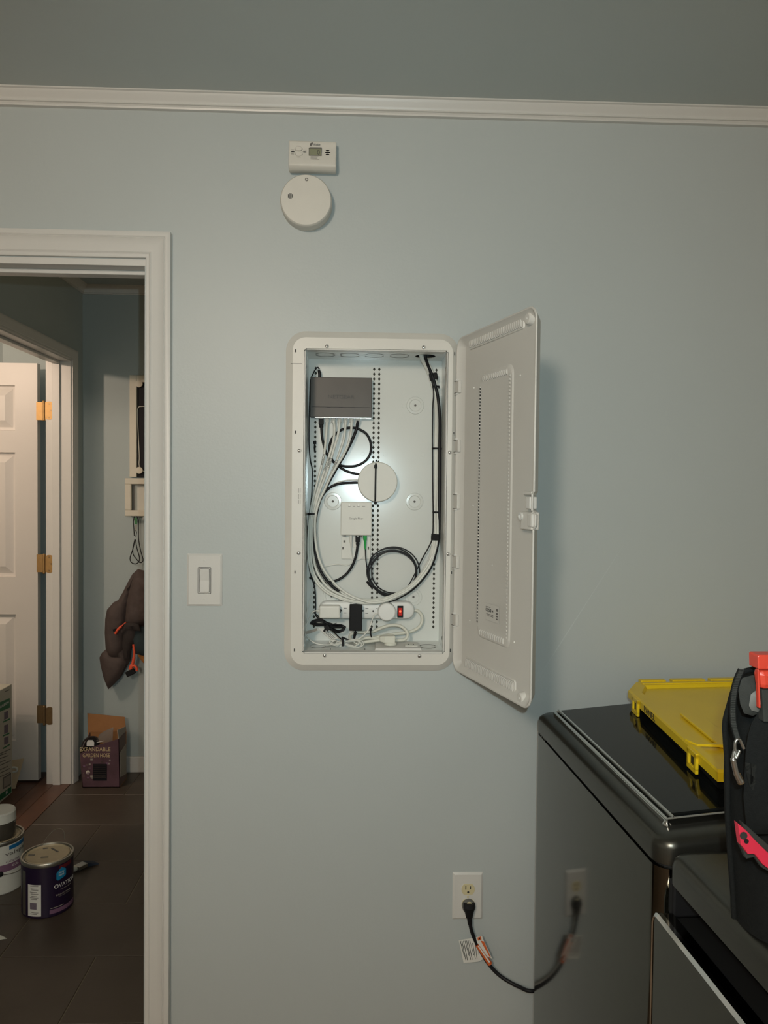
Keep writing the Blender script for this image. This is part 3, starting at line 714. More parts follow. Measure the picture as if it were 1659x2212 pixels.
# bumpers at the free corners
for px, py in ((1141, 689), (1124, 1507)):
    s, z = DI(px, py, T-0.006)
    c_ = dw(s+0.004, T, z)
    MB().lathe(c_, nV, [(0.0135, 0), (0.0115, 0.010), (0.0095, 0.0115), (0.0, 0.0115)], 24, True, False).build('bumper', 'door_plastic', dro, smooth=30)
    MB().lathe(np.array(c_)+nV*0.0115, nV, [(0.0026, 0), (0.002, 0.0012)], 10).build('bumper_pin', 'trim_white', dro)
# latch
s, z = DI(1136, 1126, 0.0)
def dbox(nm, s0, s1, t0, t1, z0, z1, m='door_plastic', bv=0.002):
    return MB().obox(dw((s0+s1)/2, (t0+t1)/2, (z0+z1)/2), uV*((s1-s0)/2), nV*((t1-t0)/2), np.array([0, 0, (z1-z0)/2])).build(nm, m, dro, bevel=bv)
zl0, zl1 = DI(1140, 1144, 0)[1], DI(1140, 1106, 0)[1]
dbox('latch_block', DW-0.046, DW-0.001, -0.004, T, zl0, zl1)
dbox('latch_grip', DW-0.016, DW+0.0045, -0.006, 0.004, zl0+0.005, zl1-0.002, bv=0.004)
s, z = DI(1126, 1115, -0.004)
MB().lathe(dw(s, -0.004, z), nV, [(0.0085, 0), (0.0085, 0.004), (0.005, 0.0045), (0.005, 0.001)], 24).build('latch_button', 'trim_white', dro, smooth=30)
zl0, zl1 = DI(1139, 1099, 0)[1], DI(1139, 1073, 0)[1]
dbox('latch_tab', DW-0.026, DW-0.010, -0.003, T, zl0, zl1, 'trim_white')
zl0, zl1 = DI(1130, 1069, 0.004)[1], DI(1130, 1061, 0.004)[1]
dbox('latch_rib', DW-0.050, DW-0.016, 0.004, T, zl0, zl1)
# hinge knuckles
for py0, py1, px in ((821, 851, 988.5), (948.5, 978.5, 987), (1066, 1101, 985), (1199, 1229, 983), (1325, 1353, 980.5)):
    za, zb3 = P(px, py1, -0.03)[2], P(px, py0, -0.03)[2]
    kn = MB().obox(dw(0.0075, 0.0030, (za+zb3)/2), uV*0.0105, nV*0.0042, np.array([0, 0, (zb3-za)/2-0.002])).build('hinge_knuckle', 'door_plastic', dro, bevel=0.0015)
    for z in (za, zb3):
        MB().obox(dw(0.002, 0.001, z), uV*0.006, nV*0.004, np.array([0, 0, 0.0022])).build('hinge_pin', 'trim_white', kn, bevel=0.0008)
        MB().obox(dw(0.003, -0.0026, z+(0.0028 if z == za else -0.0028)), uV*0.006, nV*0.0012, np.array([0, 0, 0.0004])).build('hinge_gap', 'print_grey', kn)
for px, py in ((1124, 811), (1024, 838), (1022, 1092), (1015, 1341), (1064, 1221), (1111, 1387)):
    s, z = DI(px, py, T); MB().lathe(dw(s, T, z), nV, [(0.0022, 0), (0.0012, 0.002)], 10).build('moulding_nub', 'trim_white', dro, smooth=40)

# ------------------------------------------------------------------ equipment inside the enclosure
# network switch
SY = 0.080
x0, x1, z0, z1 = wallrect(670.3, 815.2, 803.2, 901.5, SY)
sw = thing('network_switch', 'dark grey metal network switch at the upper left of the open enclosure', 'network switch', ((x0+x1)/2, BY, z0))
MB().box(x0, x1, SY, BY-0.0005, z0, z1).build('case', 'switch_grey', sw, bevel=0.0012)
gz = P(736, 879.5, SY)[2]
MB().box(x0+0.003, x1-0.003, SY-0.0003, SY+0.001, gz-0.0006, gz+0.0006).build('groove', 'gap_black', sw)
for f in (0.31, 0.5, 0.70): MB().box(x0+(x1-x0)*f-0.006, x0+(x1-x0)*f+0.004, SY-0.0004, SY+0.001, gz-0.0014, gz).build('light_window', 'gap_black', sw)
text(sw, 'NETGEAR', 'emboss_grey', P(737.5, 857.2, SY-0.0002), XR, ZU, width=P(766, 857, SY)[0]-P(709, 857, SY)[0], height=0.0095, depth=0.0005)
MB().box(x0+0.012, x1-0.001, SY+0.004, BY-0.003, z0-0.0012, z0+0.0002).build('port_panel', 'steel', sw)
for px in (694, 706.5, 720, 733.5, 746.5, 759.5, 773, 786):
    q = P(px, 902, SY+0.014); MB().box(q[0]-0.0062, q[0]+0.0062, SY+0.006, SY+0.022, z0-0.0014, z0-0.0010).build('port', 'gap_black', sw)
q = P(690.5, 812, SY+0.012)
MB().tube(smoothpath([(q[0], SY+0.012, z1-0.004), (q[0], SY+0.012, z1+0.010), (q[0]-0.0025, SY+0.012, z1+0.020)], 4), [0.0042]*5+[0.0040]*2+[0.0032]*2, 12).build('power_plug', 'cable_black', sw, smooth=40)

# cables --------------------------------------------------------------------------------
def cable(name, label, cat, pts, r, m, group=None, ends=None, k=6, n=8):
    w_ = smoothpath([P(*q) for q in pts], k)
    t_ = thing(name, label, cat, w_[-1], group)
    MB().tube(w_, r, n).build('jacket', m, t_, smooth=60)
    return t_, w_
def rj45(t_, px, Y, boot=None):
    q = P(px, 904, Y); zt_ = z0+0.006
    MB().box(q[0]-0.0055, q[0]+0.0055, Y-0.004, Y+0.004, z0-0.013, zt_).build('connector', 'connector_clear', t_, bevel=0.0008)
    if boot == 'black':
        bq = MB().box(q[0]-0.0066, q[0]+0.0066, Y-0.0058, Y+0.0058, z0-0.0185, z0-0.003)
        for dz in (0.0205, 0.0245): bq.box(q[0]-0.0055, q[0]+0.0055, Y-0.005, Y+0.005, z0-dz-0.0013, z0-dz+0.0013)
        bq.box(q[0]-0.0042, q[0]+0.0042, Y-0.004, Y+0.004, z0-0.027, z0-0.018)
        bq.build('boot', 'plastic_black', t_, bevel=0.0008)
CY = SY+0.014
whites = [
 ('leftmost of the five white network cables, marked with black letters',
  [(706.5, 906, CY), (705, 935, .088), (702.5, 962, .084), (699.5, 985, .083), (694.5, 1008, .085), (688, 1032, .086), (680, 1062, .086), (674, 1088, .086), (670.5, 1110, .087), (667.5, 1140, .09), (665.8, 1175, .09), (667, 1208, .09), (672, 1233, .089), (682.5, 1256, .087), (698, 1273.5, .085), (717, 1285.5, .084), (748, 1297, .08), (785, 1303.5, .072), (822, 1301.5, .070), (856, 1290.5, .076), (884, 1274, .082), (906, 1252, .085), (922, 1225, .086), (931, 1195, .086), (936.5, 1162, .087), (939.3, 1108, .088), (940, 1050, .09), (940, 970, .091), (941.5, 905, .092), (941.5, 862, .092), (938, 835, .091), (930, 812, .087), (918, 790, .075), (908, 770, .055), (905, 745, .047)]),
 ('second from left of the five white network cables, with black writing',
  [(720, 906, CY), (722.5, 925, .088), (720.5, 950, .084), (714, 975, .081), (706.5, 1000, .080), (698, 1025, .082), (688, 1055, .084), (679.5, 1084, .084), (674, 1108, .084), (670.8, 1140, .086), (669.8, 1178, .088), (672, 1212, .088), (678, 1238, .087), (690, 1259, .084), (706, 1275, .082), (728, 1287, .082), (756, 1297, .078), (792, 1302, .070), (826, 1298.5, .068), (858, 1287, .074), (886, 1270, .080), (908, 1247, .083), (925, 1219, .084), (934, 1190, .084), (939.6, 1160, .084), (942, 1108, .085), (943, 1050, .088), (943.4, 970, .089), (944.5, 905, .090), (944, 862, .09), (940, 834, .088), (932, 812, .084), (921, 790, .073), (911, 770, .056), (908, 745, .05)]),
 ('middle one of the five white network cables below the switch',
  [(733.5, 906, CY), (733, 918, .086), (730, 940, .083), (724, 960, .080), (717, 985, .077), (709.5, 1010, .077), (700, 1036, .080), (691, 1060, .082), (683.5, 1084, .082), (677.5, 1108, .081), (674, 1135, .085), (673.6, 1165, .087), (676.2, 1200, .088), (683, 1230, .087), (696, 1254, .084), (712, 1271, .081), (735, 1284, .079), (764, 1294, .075), (798, 1298.4, .068), (830, 1294.5, .066), (860, 1283, .072), (888, 1265.5, .078), (910, 1241, .081), (928, 1213, .082), (937, 1187, .082), (942.6, 1160, .082), (944.2, 1108, .082), (945.2, 1050, .086), (945.8, 970, .087), (946, 905, .088), (945, 862, .088), (942, 834, .086), (935, 812, .081), (924, 790, .071), (914, 770, .058), (911, 745, .052)]),
 ('fourth from left of the five white network cables below the switch',
  [(746.5, 906, CY), (746.3, 918, .09), (743.5, 945, .09), (738, 965, .089), (731, 985, .088), (722, 1008, .088), (711, 1034, .089), (700, 1060, .09), (689.5, 1086, .09), (682, 1108, .089), (678, 1135, .092), (678, 1168, .093), (681, 1200, .093), (689, 1229, .092), (702, 1251, .090), (720, 1269, .087), (742, 1282.5, .083), (770, 1292.5, .077), (800, 1296, .073), (832, 1291.6, .071), (861, 1280, .076), (888.5, 1262.5, .083), (910, 1238, .085), (928, 1208, .087), (938, 1184, .088), (943, 1160, .089), (946, 1108, .09), (947, 1050, .093), (947.5, 970, .094), (947, 905, .095), (946.5, 862, .095), (943, 834, .093), (936, 811, .087), (926, 790, .074), (917, 770, .06), (914, 745, .054)]),
 ('rightmost of the five white network cables, sweeping down and inwards',
  [(759.5, 906, CY), (759.6, 918, .086), (757, 942, .083), (750, 965, .080), (740.5, 985, .078), (727.5, 1006, .077), (713, 1032, .079), (701, 1058, .081), (690.5, 1080, .081), (682.5, 1108, .079), (680, 1135, .083), (681.5, 1168, .084), (688, 1203, .083), (698.5, 1229, .081), (713.5, 1250, .079), (731, 1268, .077), (752, 1283.5, .073), (774, 1293.8, .068), (800, 1301, .062), (828, 1299.3, .061), (859, 1287, .068), (887, 1271, .075), (909, 1250, .078), (928, 1223, .079), (938.5, 1192, .079), (944.6, 1160, .078), (945.5, 1108, .079), (946.6, 1050, .083), (947.4, 970, .084), (947.6, 905, .085), (946, 862, .085), (944, 836, .083), (938, 812, .077), (928, 790, .068), (919, 770, .062), (916, 745, .056)])]
WR = 0.0033
letters = [('PORCH', (697.3, 997)), ('GARAGE', (702.0, 1001)), ('FAMILY', (718.5, 1001))]
wpaths = []
for i, (lab, pts) in enumerate(whites):
    t_, w_ = cable('network_cable', lab, 'cable', pts, WR, 'cable_white', 'white network cables from the switch')
    rj45(t_, (706.5, 720, 733.5, 746.5, 759.5)[i], CY); wpaths.append((t_, w_))
def on_cable(i, word, py0, py1):
    t_, w_ = wpaths[i]
    A = np.array(w_); zz = A[:, 2]; za, zb = P(700, py0, .084)[2], P(700, py1, .084)[2]
    ia = int(np.argmin(abs(zz[:90]-za))); ib = int(np.argmin(abs(zz[:90]-zb)))
    a, c_ = A[ib], A[ia]; d = c_-a; L = np.linalg.norm(d); d = d/L
    fwd = np.array([0, -1.0, 0]); fwd = fwd-d*np.dot(fwd, d); fwd /= np.linalg.norm(fwd)
    upv = np.cross(fwd, d)
    text(t_, word, 'print_black', (a+c_)/2+fwd*(WR+0.0001), d, upv, width=L, height=0.0054, depth=0.0003)
on_cable(0, 'PORCH', 982, 1003); on_cable(1, 'GARAGE', 988, 1016); on_cable(2, 'OFFICE', 988, 1012); on_cable(3, 'FAMILY', 992, 1014)
# black cables
t_, w_ = cable('black_network_cable', 'black network cable from the first switch port, looped above the round router', 'cable',
  [(694, 910, CY), (694.5, 930, .090), (696.5, 948, .092), (701, 968, .096), (707, 982, .098), (716, 994, .099), (730, 1003.5, .099), (748, 1007.5, .098), (770, 1006, .097), (789, 996, .096), (800, 979, .095), (801, 958, .095), (792, 938, .094), (775, 927, .094), (756, 924, .094), (737, 929, .095), (721, 942, .097), (712.5, 960, .101), (712, 978, .102), (718, 994, .102), (730, 1006, .102), (745, 1016, .1), (760, 1021.5, .098), (778, 1025, .096), (790, 1028, .096)], 0.0033, 'cable_black')
rj45(t_, 694, CY, 'black')
t_, w_ = cable('black_network_cable', 'thick black network cable bundled with the white cables and leaving at the top', 'cable',
  [(773, 908, CY), (770.5, 925, .089), (763, 945, .088), (753, 966, .088), (742, 986, .088), (728, 1010, .087), (714, 1035, .088), (700, 1062, .089), (690, 1084, .089), (684, 1108, .087), (680, 1132, .091), (678.5, 1160, .092), (681, 1193, .092), (689, 1226, .091), (703, 1250, .088), (722, 1270, .086), (746, 1286, .084), (772, 1296, .080), (800, 1300, .079), (832, 1300, .079), (860, 1291, .083), (888, 1275, .088), (911, 1253, .091), (930, 1226, .090), (941, 1195, .086), (947.3, 1160, .083), (948.5, 1108, .078), (949.3, 1050, .076), (949.5, 970, .076), (950, 905, .077), (946.5, 862, .077), (941, 836, .073), (934, 812, .069), (925, 790, .062), (918.5, 770, .050), (916, 745, .046)], 0.0040, 'cable_black')
rj45(t_, 773, CY)
t_, w_ = cable('black_network_cable', 'black network cable hanging from the white fibre box and curving left to the round router', 'cable',
  [(772.8, 1166, .096), (772.2, 1180, .095), (769, 1200, .095), (762, 1220, .096), (750, 1238, .098), (735, 1250, .099), (717, 1257, .1), (702, 1257.5, .1), (689, 1252, .100), (680, 1240, .1), (674, 1220, .1), (671, 1190, .1), (671.5, 1160, .1), (674, 1130, .098), (680.5, 1106, .095), (690, 1082, .097), (702, 1063, .098), (718, 1050, .098), (740, 1044, .098), (772, 1042.5, .097), (786, 1042, .097)], 0.0034, 'cable_black')
q = P(772.8, 1165, .094)
bq = MB().box(q[0]-0.0062, q[0]+0.0062, .088, .0985, q[2]-0.007, q[2]+0.011).box(q[0]-0.0056, q[0]+0.0056, .0885, .098, q[2]-0.0115, q[2]-0.009).box(q[0]-0.005, q[0]+0.005, .089, .0975, q[2]-0.0155, q[2]-0.013).box(q[0]-0.004, q[0]+0.004, .09, .0965, q[2]-0.017, q[2])
bq.build('boot', 'plastic_black', t_, bevel=0.0008)
MB().box(q[0]-0.002, q[0]+0.002, .0865, .0885, q[2]+0.006, q[2]+0.0105).build('latch', 'connector_clear', t_)
t_, w_ = cable('router_power_cord', 'thin pale cord leaving the left of the round router', 'cable',
  [(790, 1036, .098), (771, 1036.5, .099), (748, 1038, .1), (728, 1043, .1), (712, 1053, .102), (700, 1068, .104), (690, 1088, .104), (684.5, 1110, .1035), (684, 1140, .103), (686, 1170, .104), (686, 1200, .105), (681, 1222, .106)], 0.0018, 'device_white')
t_, w_ = cable('switch_power_cord', 'thin black power cord running down the left side of the enclosure', 'cable',
  [(689.8, 797, SY+0.012), (686.5, 793.5, .093), (682, 797, .094), (676, 808, .096), (671, 822, .098), (669.5, 850, .1), (668, 890, .101), (667.5, 930, .102), (667.8, 965, .102), (670.5, 995, .102), (674.5, 1015, .101), (674.2, 1045, .102), (673, 1075, .102), (668.5, 1110, .0995), (664.8, 1150, .1), (664.8, 1190, .1), (667.5, 1222, .1), (672, 1245, .099), (678, 1262, .1), (681, 1280, .101), (681.8, 1305, .102), (681.5, 1327, .102), (686, 1334, .099), (692, 1337, .095), (700, 1340, .092)], 0.0017, 'cable_black')
t_, w_ = cable('fibre_box_power_cord', 'thin white cord from the fibre box wandering left behind the cables', 'cable',
  [(758.5, 1178, .097), (759, 1192, .100), (762, 1205, .104), (760, 1216, .106), (748, 1221.5, .106), (732, 1219, .106), (716, 1221, .106), (697, 1224.5, .1065), (684, 1226, .107), (680, 1238, .107), (682.5, 1262, .107), (676, 1276, .106), (669, 1296, .104), (664, 1320, .100), (660.5, 1345, .094), (663, 1366, .085)], 0.0016, 'device_white')
MB().tube([P(758, 1156, .097), P(758, 1170, .097), P(758.5, 1174, .097), P(758.8, 1183, .0975)], [0.0042, 0.0038, 0.0030, 0.0020], 12).build('plug', 'device_white', t_, smooth=40)
# fibre cable: green connector, drop, coil, right-hand riser
coil = []
cen = (848.5, 1235.5)
drop = [(789.3, 1184, .096), (789.8, 1200, .096), (791, 1215, .096), (794, 1232, .096)]
turns = [(56.5, 53, .0985), (53, 49, .0955), (48, 45.5, .0925), (51, 46.5, .0900), (54, 51, .0880)]
path = drop[:]
for ti, (ra, rb, yy) in enumerate(turns):
    for k in range(16):
        a = R(180-360*k/16+8)   # screen angle, clockwise through the bottom
        path.append((cen[0]+ra*math.cos(a)+(1.5, -1, 2, 0, -2)[ti], cen[1]+rb*math.sin(a)+(-1, 1.5, 0, 2, -1)[ti], yy-0.0022*k/16))
path += [(cen[0]-52, cen[1]+10, .087), (cen[0]-40, cen[1]+35, .0865), (cen[0]-15, cen[1]+52, .088), (868, 1283, .088), (884, 1262, .0905), (897, 1238, .092), (912, 1207, .092), (926, 1182, .09), (934.2, 1160, .085), (935.8, 1120, .085), (935, 1060, .088), (934.5, 1000, .088), (934.2, 940, .089), (935, 880, .09), (936.5, 845, .088), (930, 812, .080), (924, 790, .071), (917.5, 770, .050), (915, 745, .046)]
t_, w_ = cable('fibre_cable', 'thin black fibre cable with green connector, coiled in front of the right column of holes', 'cable', path, 0.0017, 'cable_black', k=5, n=6)
MB().tube([P(788.6, 1155, .096), P(788.6, 1166, .096), P(788.8, 1168, .096), P(789.1, 1187, .096)], [0.0050, 0.0050, 0.0036, 0.0022], 10).build('connector', 'green_plastic', t_, smooth=30)
for k in range(5):
    MB().lathe(P(789, 1172+3*k, .096), (0, 0, -1), [(0.0034-0.0003*k, 0), (0.0034-0.0003*k, 0.0016)], 10).build('boot_ridge', 'green_plastic', t_)
# thin pale cords on the right beside the fibre
t_, w_ = cable('white_coax_drop', 'pale cable beside the black ones, entering through the open knockout', 'cable',
  [(906, 748, .055), (909, 770, .062), (917, 790, .080), (926, 812, .09), (934, 840, .097), (940, 880, .099), (941, 950, .1), (939.5, 1050, .1), (938, 1130, .097), (936, 1165, .094)], 0.0022, 'cable_white')
# ------------------------------------------------------------------ ties and wraps
def tie(label, px0, py0, px1, py1, Y, headpx, hw=0.0021, thick=0.011, group='black cable ties', tail=None):
    a, c_ = P(px0, py0, Y), P(px1, py1, Y); hq = P(*headpx, Y-0.002)
    t_ = thing('cable_tie', label, 'cable tie', (a+c_)/2, group)
    d = (c_-a); L = np.linalg.norm(d); d /= L; zz = np.cross(d, (0, -1, 0))
    rg = []
    for k in range(17):
        an = 2*math.pi*k/16; o = (a+c_)/2+d*(L/2*math.cos(an))+np.array([0, -1, 0])*(thick/2*math.sin(an))
        o2 = (a+c_)/2+d*((L/2-0.0009)*math.cos(an))+np.array([0, -1, 0])*((thick/2-0.0009)*math.sin(an))
        rg.append([o+zz*hw, o-zz*hw, o2-zz*hw, o2+zz*hw])
    MB().loft(rg[:16], loop=True).build('strap', 'plastic_black', t_, smooth=40)
    MB().obox(hq, d*0.0032, np.array([0, 0.0025, 0]), zz*0.0034).build('head', 'plastic_black', t_, bevel=0.0008)
    if tail is not None:
        e = P(*tail, Y-0.004)
        MB().tube([hq, (hq+e)/2, e], 0.0011, 6).build('tail', 'plastic_black', t_)
    return t_
tie('black cable tie round the left cable bundle below the round router', 664.5, 1110, 686.5, 1110, .089, (668.5, 1110.5), thick=0.026)
tie('black cable tie round the right cable bundle, upper one just under the wrap', 933.5, 835, 949, 836, .088, (947, 836), thick=0.022)
tie('black cable tie round the right cable bundle level with the round router', 932.5, 968.5, 954, 969.5, .09, (946, 969.5), thick=0.024)
tie('black cable tie round the right cable bundle just above the lower wrap', 934, 1106, 951.5, 1106.5, .085, (943.5, 1106), thick=0.024)
tie('black cable tie gripping the coil of black fibre cable', 792, 1256, 803, 1268, .091, (797.5, 1262), thick=0.028, tail=(804, 1246))
tie('black cable tie on the thin black cord at the left edge of the enclosure', 668, 1247, 678, 1251, .099, (671.5, 1248.5), thick=0.008)
q = P(680, 954, BY-0.001)
lt = thing('cable_tie', 'loose black cable tie hooked into the left column of holes under the switch', 'cable tie', q, 'black cable ties')
MB().obox(P(680, 956, BY-0.003), (0.0042, 0, 0), (0, 0.0026, 0), (0, 0, 0.0042)).build('head', 'plastic_black', lt, bevel=0.001)
MB().tube([P(680, 958, BY-0.003), P(679.6, 966, BY-0.005), P(680.2, 976, BY-0.002)], [0.0016, 0.0026, 0.0022], 8).build('strap', 'plastic_black', lt, smooth=40)
def wrap(label, pxc, pyc, w_, h_, Y, ang, group='black fabric wraps'):
    c_ = P(pxc, pyc, Y); rg = []
    ca, sa = math.cos(ang), math.sin(ang); ax = np.array([ca, 0, sa]); up_ = np.array([-sa, 0, ca])
    for k in range(20):
        an = 2*math.pi*k/20; o = c_+ax*(w_/2*math.copysign(abs(math.cos(an))**.7, math.cos(an)))+np.array([0, -1, 0])*(0.013*math.copysign(abs(math.sin(an))**.7, math.sin(an)))
        rg.append([o-up_*h_/2, o+up_*h_/2])
    b_ = MB().loft([[r[0] for r in rg], [np.array(r[0])+(np.array(r[1])-np.array(r[0]))*.5+(np.array(r[0])-c_)*0.04 for r in rg], [r[1] for r in rg]])
    return tag(b_.build('cable_wrap', 'velcro_black', smooth=50), label, 'cable wrap', group)
wu = wrap('black fabric wrap holding the right bundle just under the open knockout', 936.3, 813.5, 0.0215, 0.0165, .080, R(12))
wl = wrap('black fabric wrap holding the right bundle where it bends towards the left', 940.6, 1160, 0.0225, 0.0165, .085, R(-3))
# ------------------------------------------------------------------ round router
c = P(815.8, 1041, .076)
ro_ = thing('round_router', 'flat round white router disc strapped in the middle of the enclosure', 'router', (c[0], BY, c[2]-0.054))
RR = (P(859, 1041, .076)[0]-P(772.6, 1041, .076)[0])/2
MB().lathe((c[0], BY-0.001, c[2]), (0, -1, 0), [(RR*0.80, 0), (RR*0.92, 0.004), (RR*0.99, 0.016), (RR*1.0, 0.026), (RR*0.985, 0.0315), (RR*0.95, 0.033), (RR*0.3, 0.0334), (RR*0.02, 0.0335)], 72).build('shell', 'device_white', ro_, smooth=30)
q = P(816, 1041, .076)
bb = MB(); 
bb.lathe((q[0], BY-0.0343, q[2]), (0, -1, 0), [(0.0022, 0), (0.0022, 0.0003), (0.0014, 0.0003)], 20, False, False)
bb.build('emblem', 'enclosure_white', ro_)
t_ = thing('cable_tie', 'long black cable tie strapping the round router from top to bottom', 'cable tie', P(811, 1085, .09), 'black cable ties')
top, bot = P(811.5, 998, .094), P(810.5, 1086, .094)
strap = smoothpath([P(813, 993, BY-.002), P(812.3, 998.5, .090), P(811.8, 1004, .0745), P(811, 1041, .0735), P(810.5, 1078, .0745), P(810.6, 1086, .090), P(811.5, 1090, BY-.002)], 6)
MB().loft([[p+np.array([-0.0022, 0, 0]), p+np.array([0.0022, 0, 0]), p+np.array([0.0022, -0.0012, 0]), p+np.array([-0.0022, -0.0012, 0])] for p in strap]).build('strap', 'plastic_black', t_)
MB().obox(P(811.3, 1008, .0715), (0.0040, 0, 0), (0, 0.0026, 0), (0, 0, 0.0046)).build('head', 'plastic_black', t_, bevel=0.0008)
MB().obox(P(811, 1086.5, .090), (0.0038, 0, 0), (0, 0.003, 0), (0, 0, 0.0038)).build('lower_head', 'plastic_black', t_, bevel=0.001)
MB().obox(P(812, 1000, .0905), (0.0014, 0, 0), (0, 0.003, 0), (0, 0, 0.003)).build('buckle', 'steel', t_)
# ------------------------------------------------------------------ fibre box and its bracket
OYF = 0.084
x0, x1, z0f, z1f = wallrect(736, 1084.5, 803, 1156.5, OYF)
ob = thing('fibre_box', 'square white fibre terminal lettered on its face, below the round router', 'fibre terminal', ((x0+x1)/2, BY, z0f))
MB().box(x0, x1, OYF, BY-0.004, z0f, z1f).build('case', 'device_white', ob, bevel=0.0025, seg=3)
text(ob, 'Google Fiber', 'print_grey', P(769.3, 1120.5, OYF-0.0001), XR, ZU, width=P(784.3, 1120, OYF)[0]-P(754, 1120, OYF)[0], height=0.0062, depth=0.0003)
for px, wd in ((754.6, .0032), (764.7, .0028), (774.3, .0032), (785.3, .004)):
    q = P(px, 1094, OYF); MB().box(q[0]-wd, q[0]+wd, OYF-0.0003, OYF+0.001, q[2]-0.0005, q[2]+0.0005).build('print_line', 'print_grey', ob)
for px in (754.6, 774.6):
    q = P(px, 1091.4, OYF); MB().lathe((q[0], OYF+0.0004, q[2]), (0, -1, 0), [(0.0009, 0), (0.0007, 0.0008)], 10).build('status_light', 'led_white', ob)
q = P(780.8, 1160, .097); MB().box(q[0]-0.003, q[0]+0.003, .093, .1, z0f-0.006, z0f+0.001).build('spare_port', 'print_grey', ob)
q = P(744.5, 1160, .097); MB().box(q[0]-0.004, q[0]+0.004, .093, .102, z0f-0.0035, z0f+0.001).build('port_cover', 'print_grey', ob)
bx0_, bx1_, bz0_, bz1_ = wallrect(737.5, 1150, 801, 1208, .105)
br = thing('fibre_bracket', 'white plastic mounting bracket showing below the fibre terminal', 'bracket', ((bx0_+bx1_)/2, BY, bz0_))
MB().box(bx0_, bx1_, .1055, BY-0.0003, bz0_, bz1_).build('plate', 'device_white', br, bevel=0.0015)
q = P(769, 1188, .104)
def arcring(r0, r1, a0, a1, d): 
    rr = []
    for k in range(25):
        a = R(a0+(a1-a0)*k/24)
        rr.append([(q[0]+r1*math.cos(a), .1055, q[2]+r1*math.sin(a)), (q[0]+r1*math.cos(a), .1055-d, q[2]+r1*math.sin(a)), (q[0]+r0*math.cos(a), .1055-d, q[2]+r0*math.sin(a)), (q[0]+r0*math.cos(a), .1055, q[2]+r0*math.sin(a))])
    return MB().loft(rr)
arcring(0.0245, 0.0275, 185, 355, 0.0022).build('guide_ring', 'device_white', br, smooth=30)
arcring(0.012, 0.0140, 120, 420, 0.0016).build('hub_ring', 'device_white', br, smooth=30)
MB().lathe((q[0], .1053, q[2]), (0, -1, 0), [(0.012, 0), (0.012, 0.0004)], 28).build('hub', 'cable_white', br)
MB().box(q[0]-0.0075, q[0]+0.0075, .1025, .1055, q[2]+0.006, q[2]+0.026).build('spine', 'device_white', br, bevel=0.0008)
for px, py, wd, hh in ((741, 1184, .0022, .0035), (795.8, 1184, .0018, .004), (744, 1169.5, .0028, .0028)):
    q2 = P(px, py, .105); MB().box(q2[0]-wd, q2[0]+wd, .1048, .1058, q2[2]-hh, q2[2]+hh).build('slot', 'print_grey', br)
# ------------------------------------------------------------------ power strip
PY = 0.078
x0, x1, z0s, z1s = wallrect(688, 1300, 895.5, 1337.5, PY)
ps = thing('power_strip', 'white power strip with a lit red rocker along the bottom of the enclosure', 'power strip', ((x0+x1)/2, BY, z0s))
rr = (z1s-z0s)/2
o0 = rrect(x0, x1, z0s, z1s, rr*0.98, 10); o1 = rrect(x0+0.006, x1-0.006, z0s+0.005, z1s-0.005, rr*0.7, 10)
MB().loft([ring(o0, BY-0.0005), ring(o0, PY+0.006), ring(rrect(x0+0.002, x1-0.002, z0s+0.0015, z1s-0.0015, rr*.93, 10), PY+0.002), ring(o1, PY)]).build('body', 'strip_white', ps, smooth=40)
sx0, sx1, sz0, sz1 = wallrect(858.2, 1308.5, 871, 1334, PY)
MB().box(sx0, sx1, PY-0.002, PY+0.004, sz0, sz1).build('switch_frame', 'plastic_black', ps, bevel=0.0008)
MB().box(sx0+0.003, sx1-0.0025, PY-0.0042, PY, sz0+0.0055, sz1-0.0055).build('rocker', 'rocker_red', ps, bevel=0.001)
q = P(864.5, 1320.5, PY-.004)
MB().lathe((q[0], PY-0.0043, q[2]), (0, -1, 0), [(0.0030, 0), (0.0022, 0.0006)], 14).build('rocker_lamp', 'rocker_glow', ps)
for px, py, wd in ((745.5, 1314, .0040), (745.5, 1324, .0036), (792.6, 1314.7, .0040), (792.3, 1324.8, .0036), (814, 1314.8, .0022)):
    q = P(px, py, PY); MB().box(q[0]-wd, q[0]+wd, PY-0.0003, PY+0.002, q[2]-0.0007, q[2]+0.0007).build('outlet_slot', 'slot_dark', ps)
for px, py in ((737, 1319), (784, 1319.5), (806, 1320)):
    q = P(px, py, PY); MB().lathe((q[0], PY+0.001, q[2]), (0, -1, 0), [(0.0024, 0), (0.0024, 0.0014)], 12).build('ground_hole', 'slot_dark', ps)
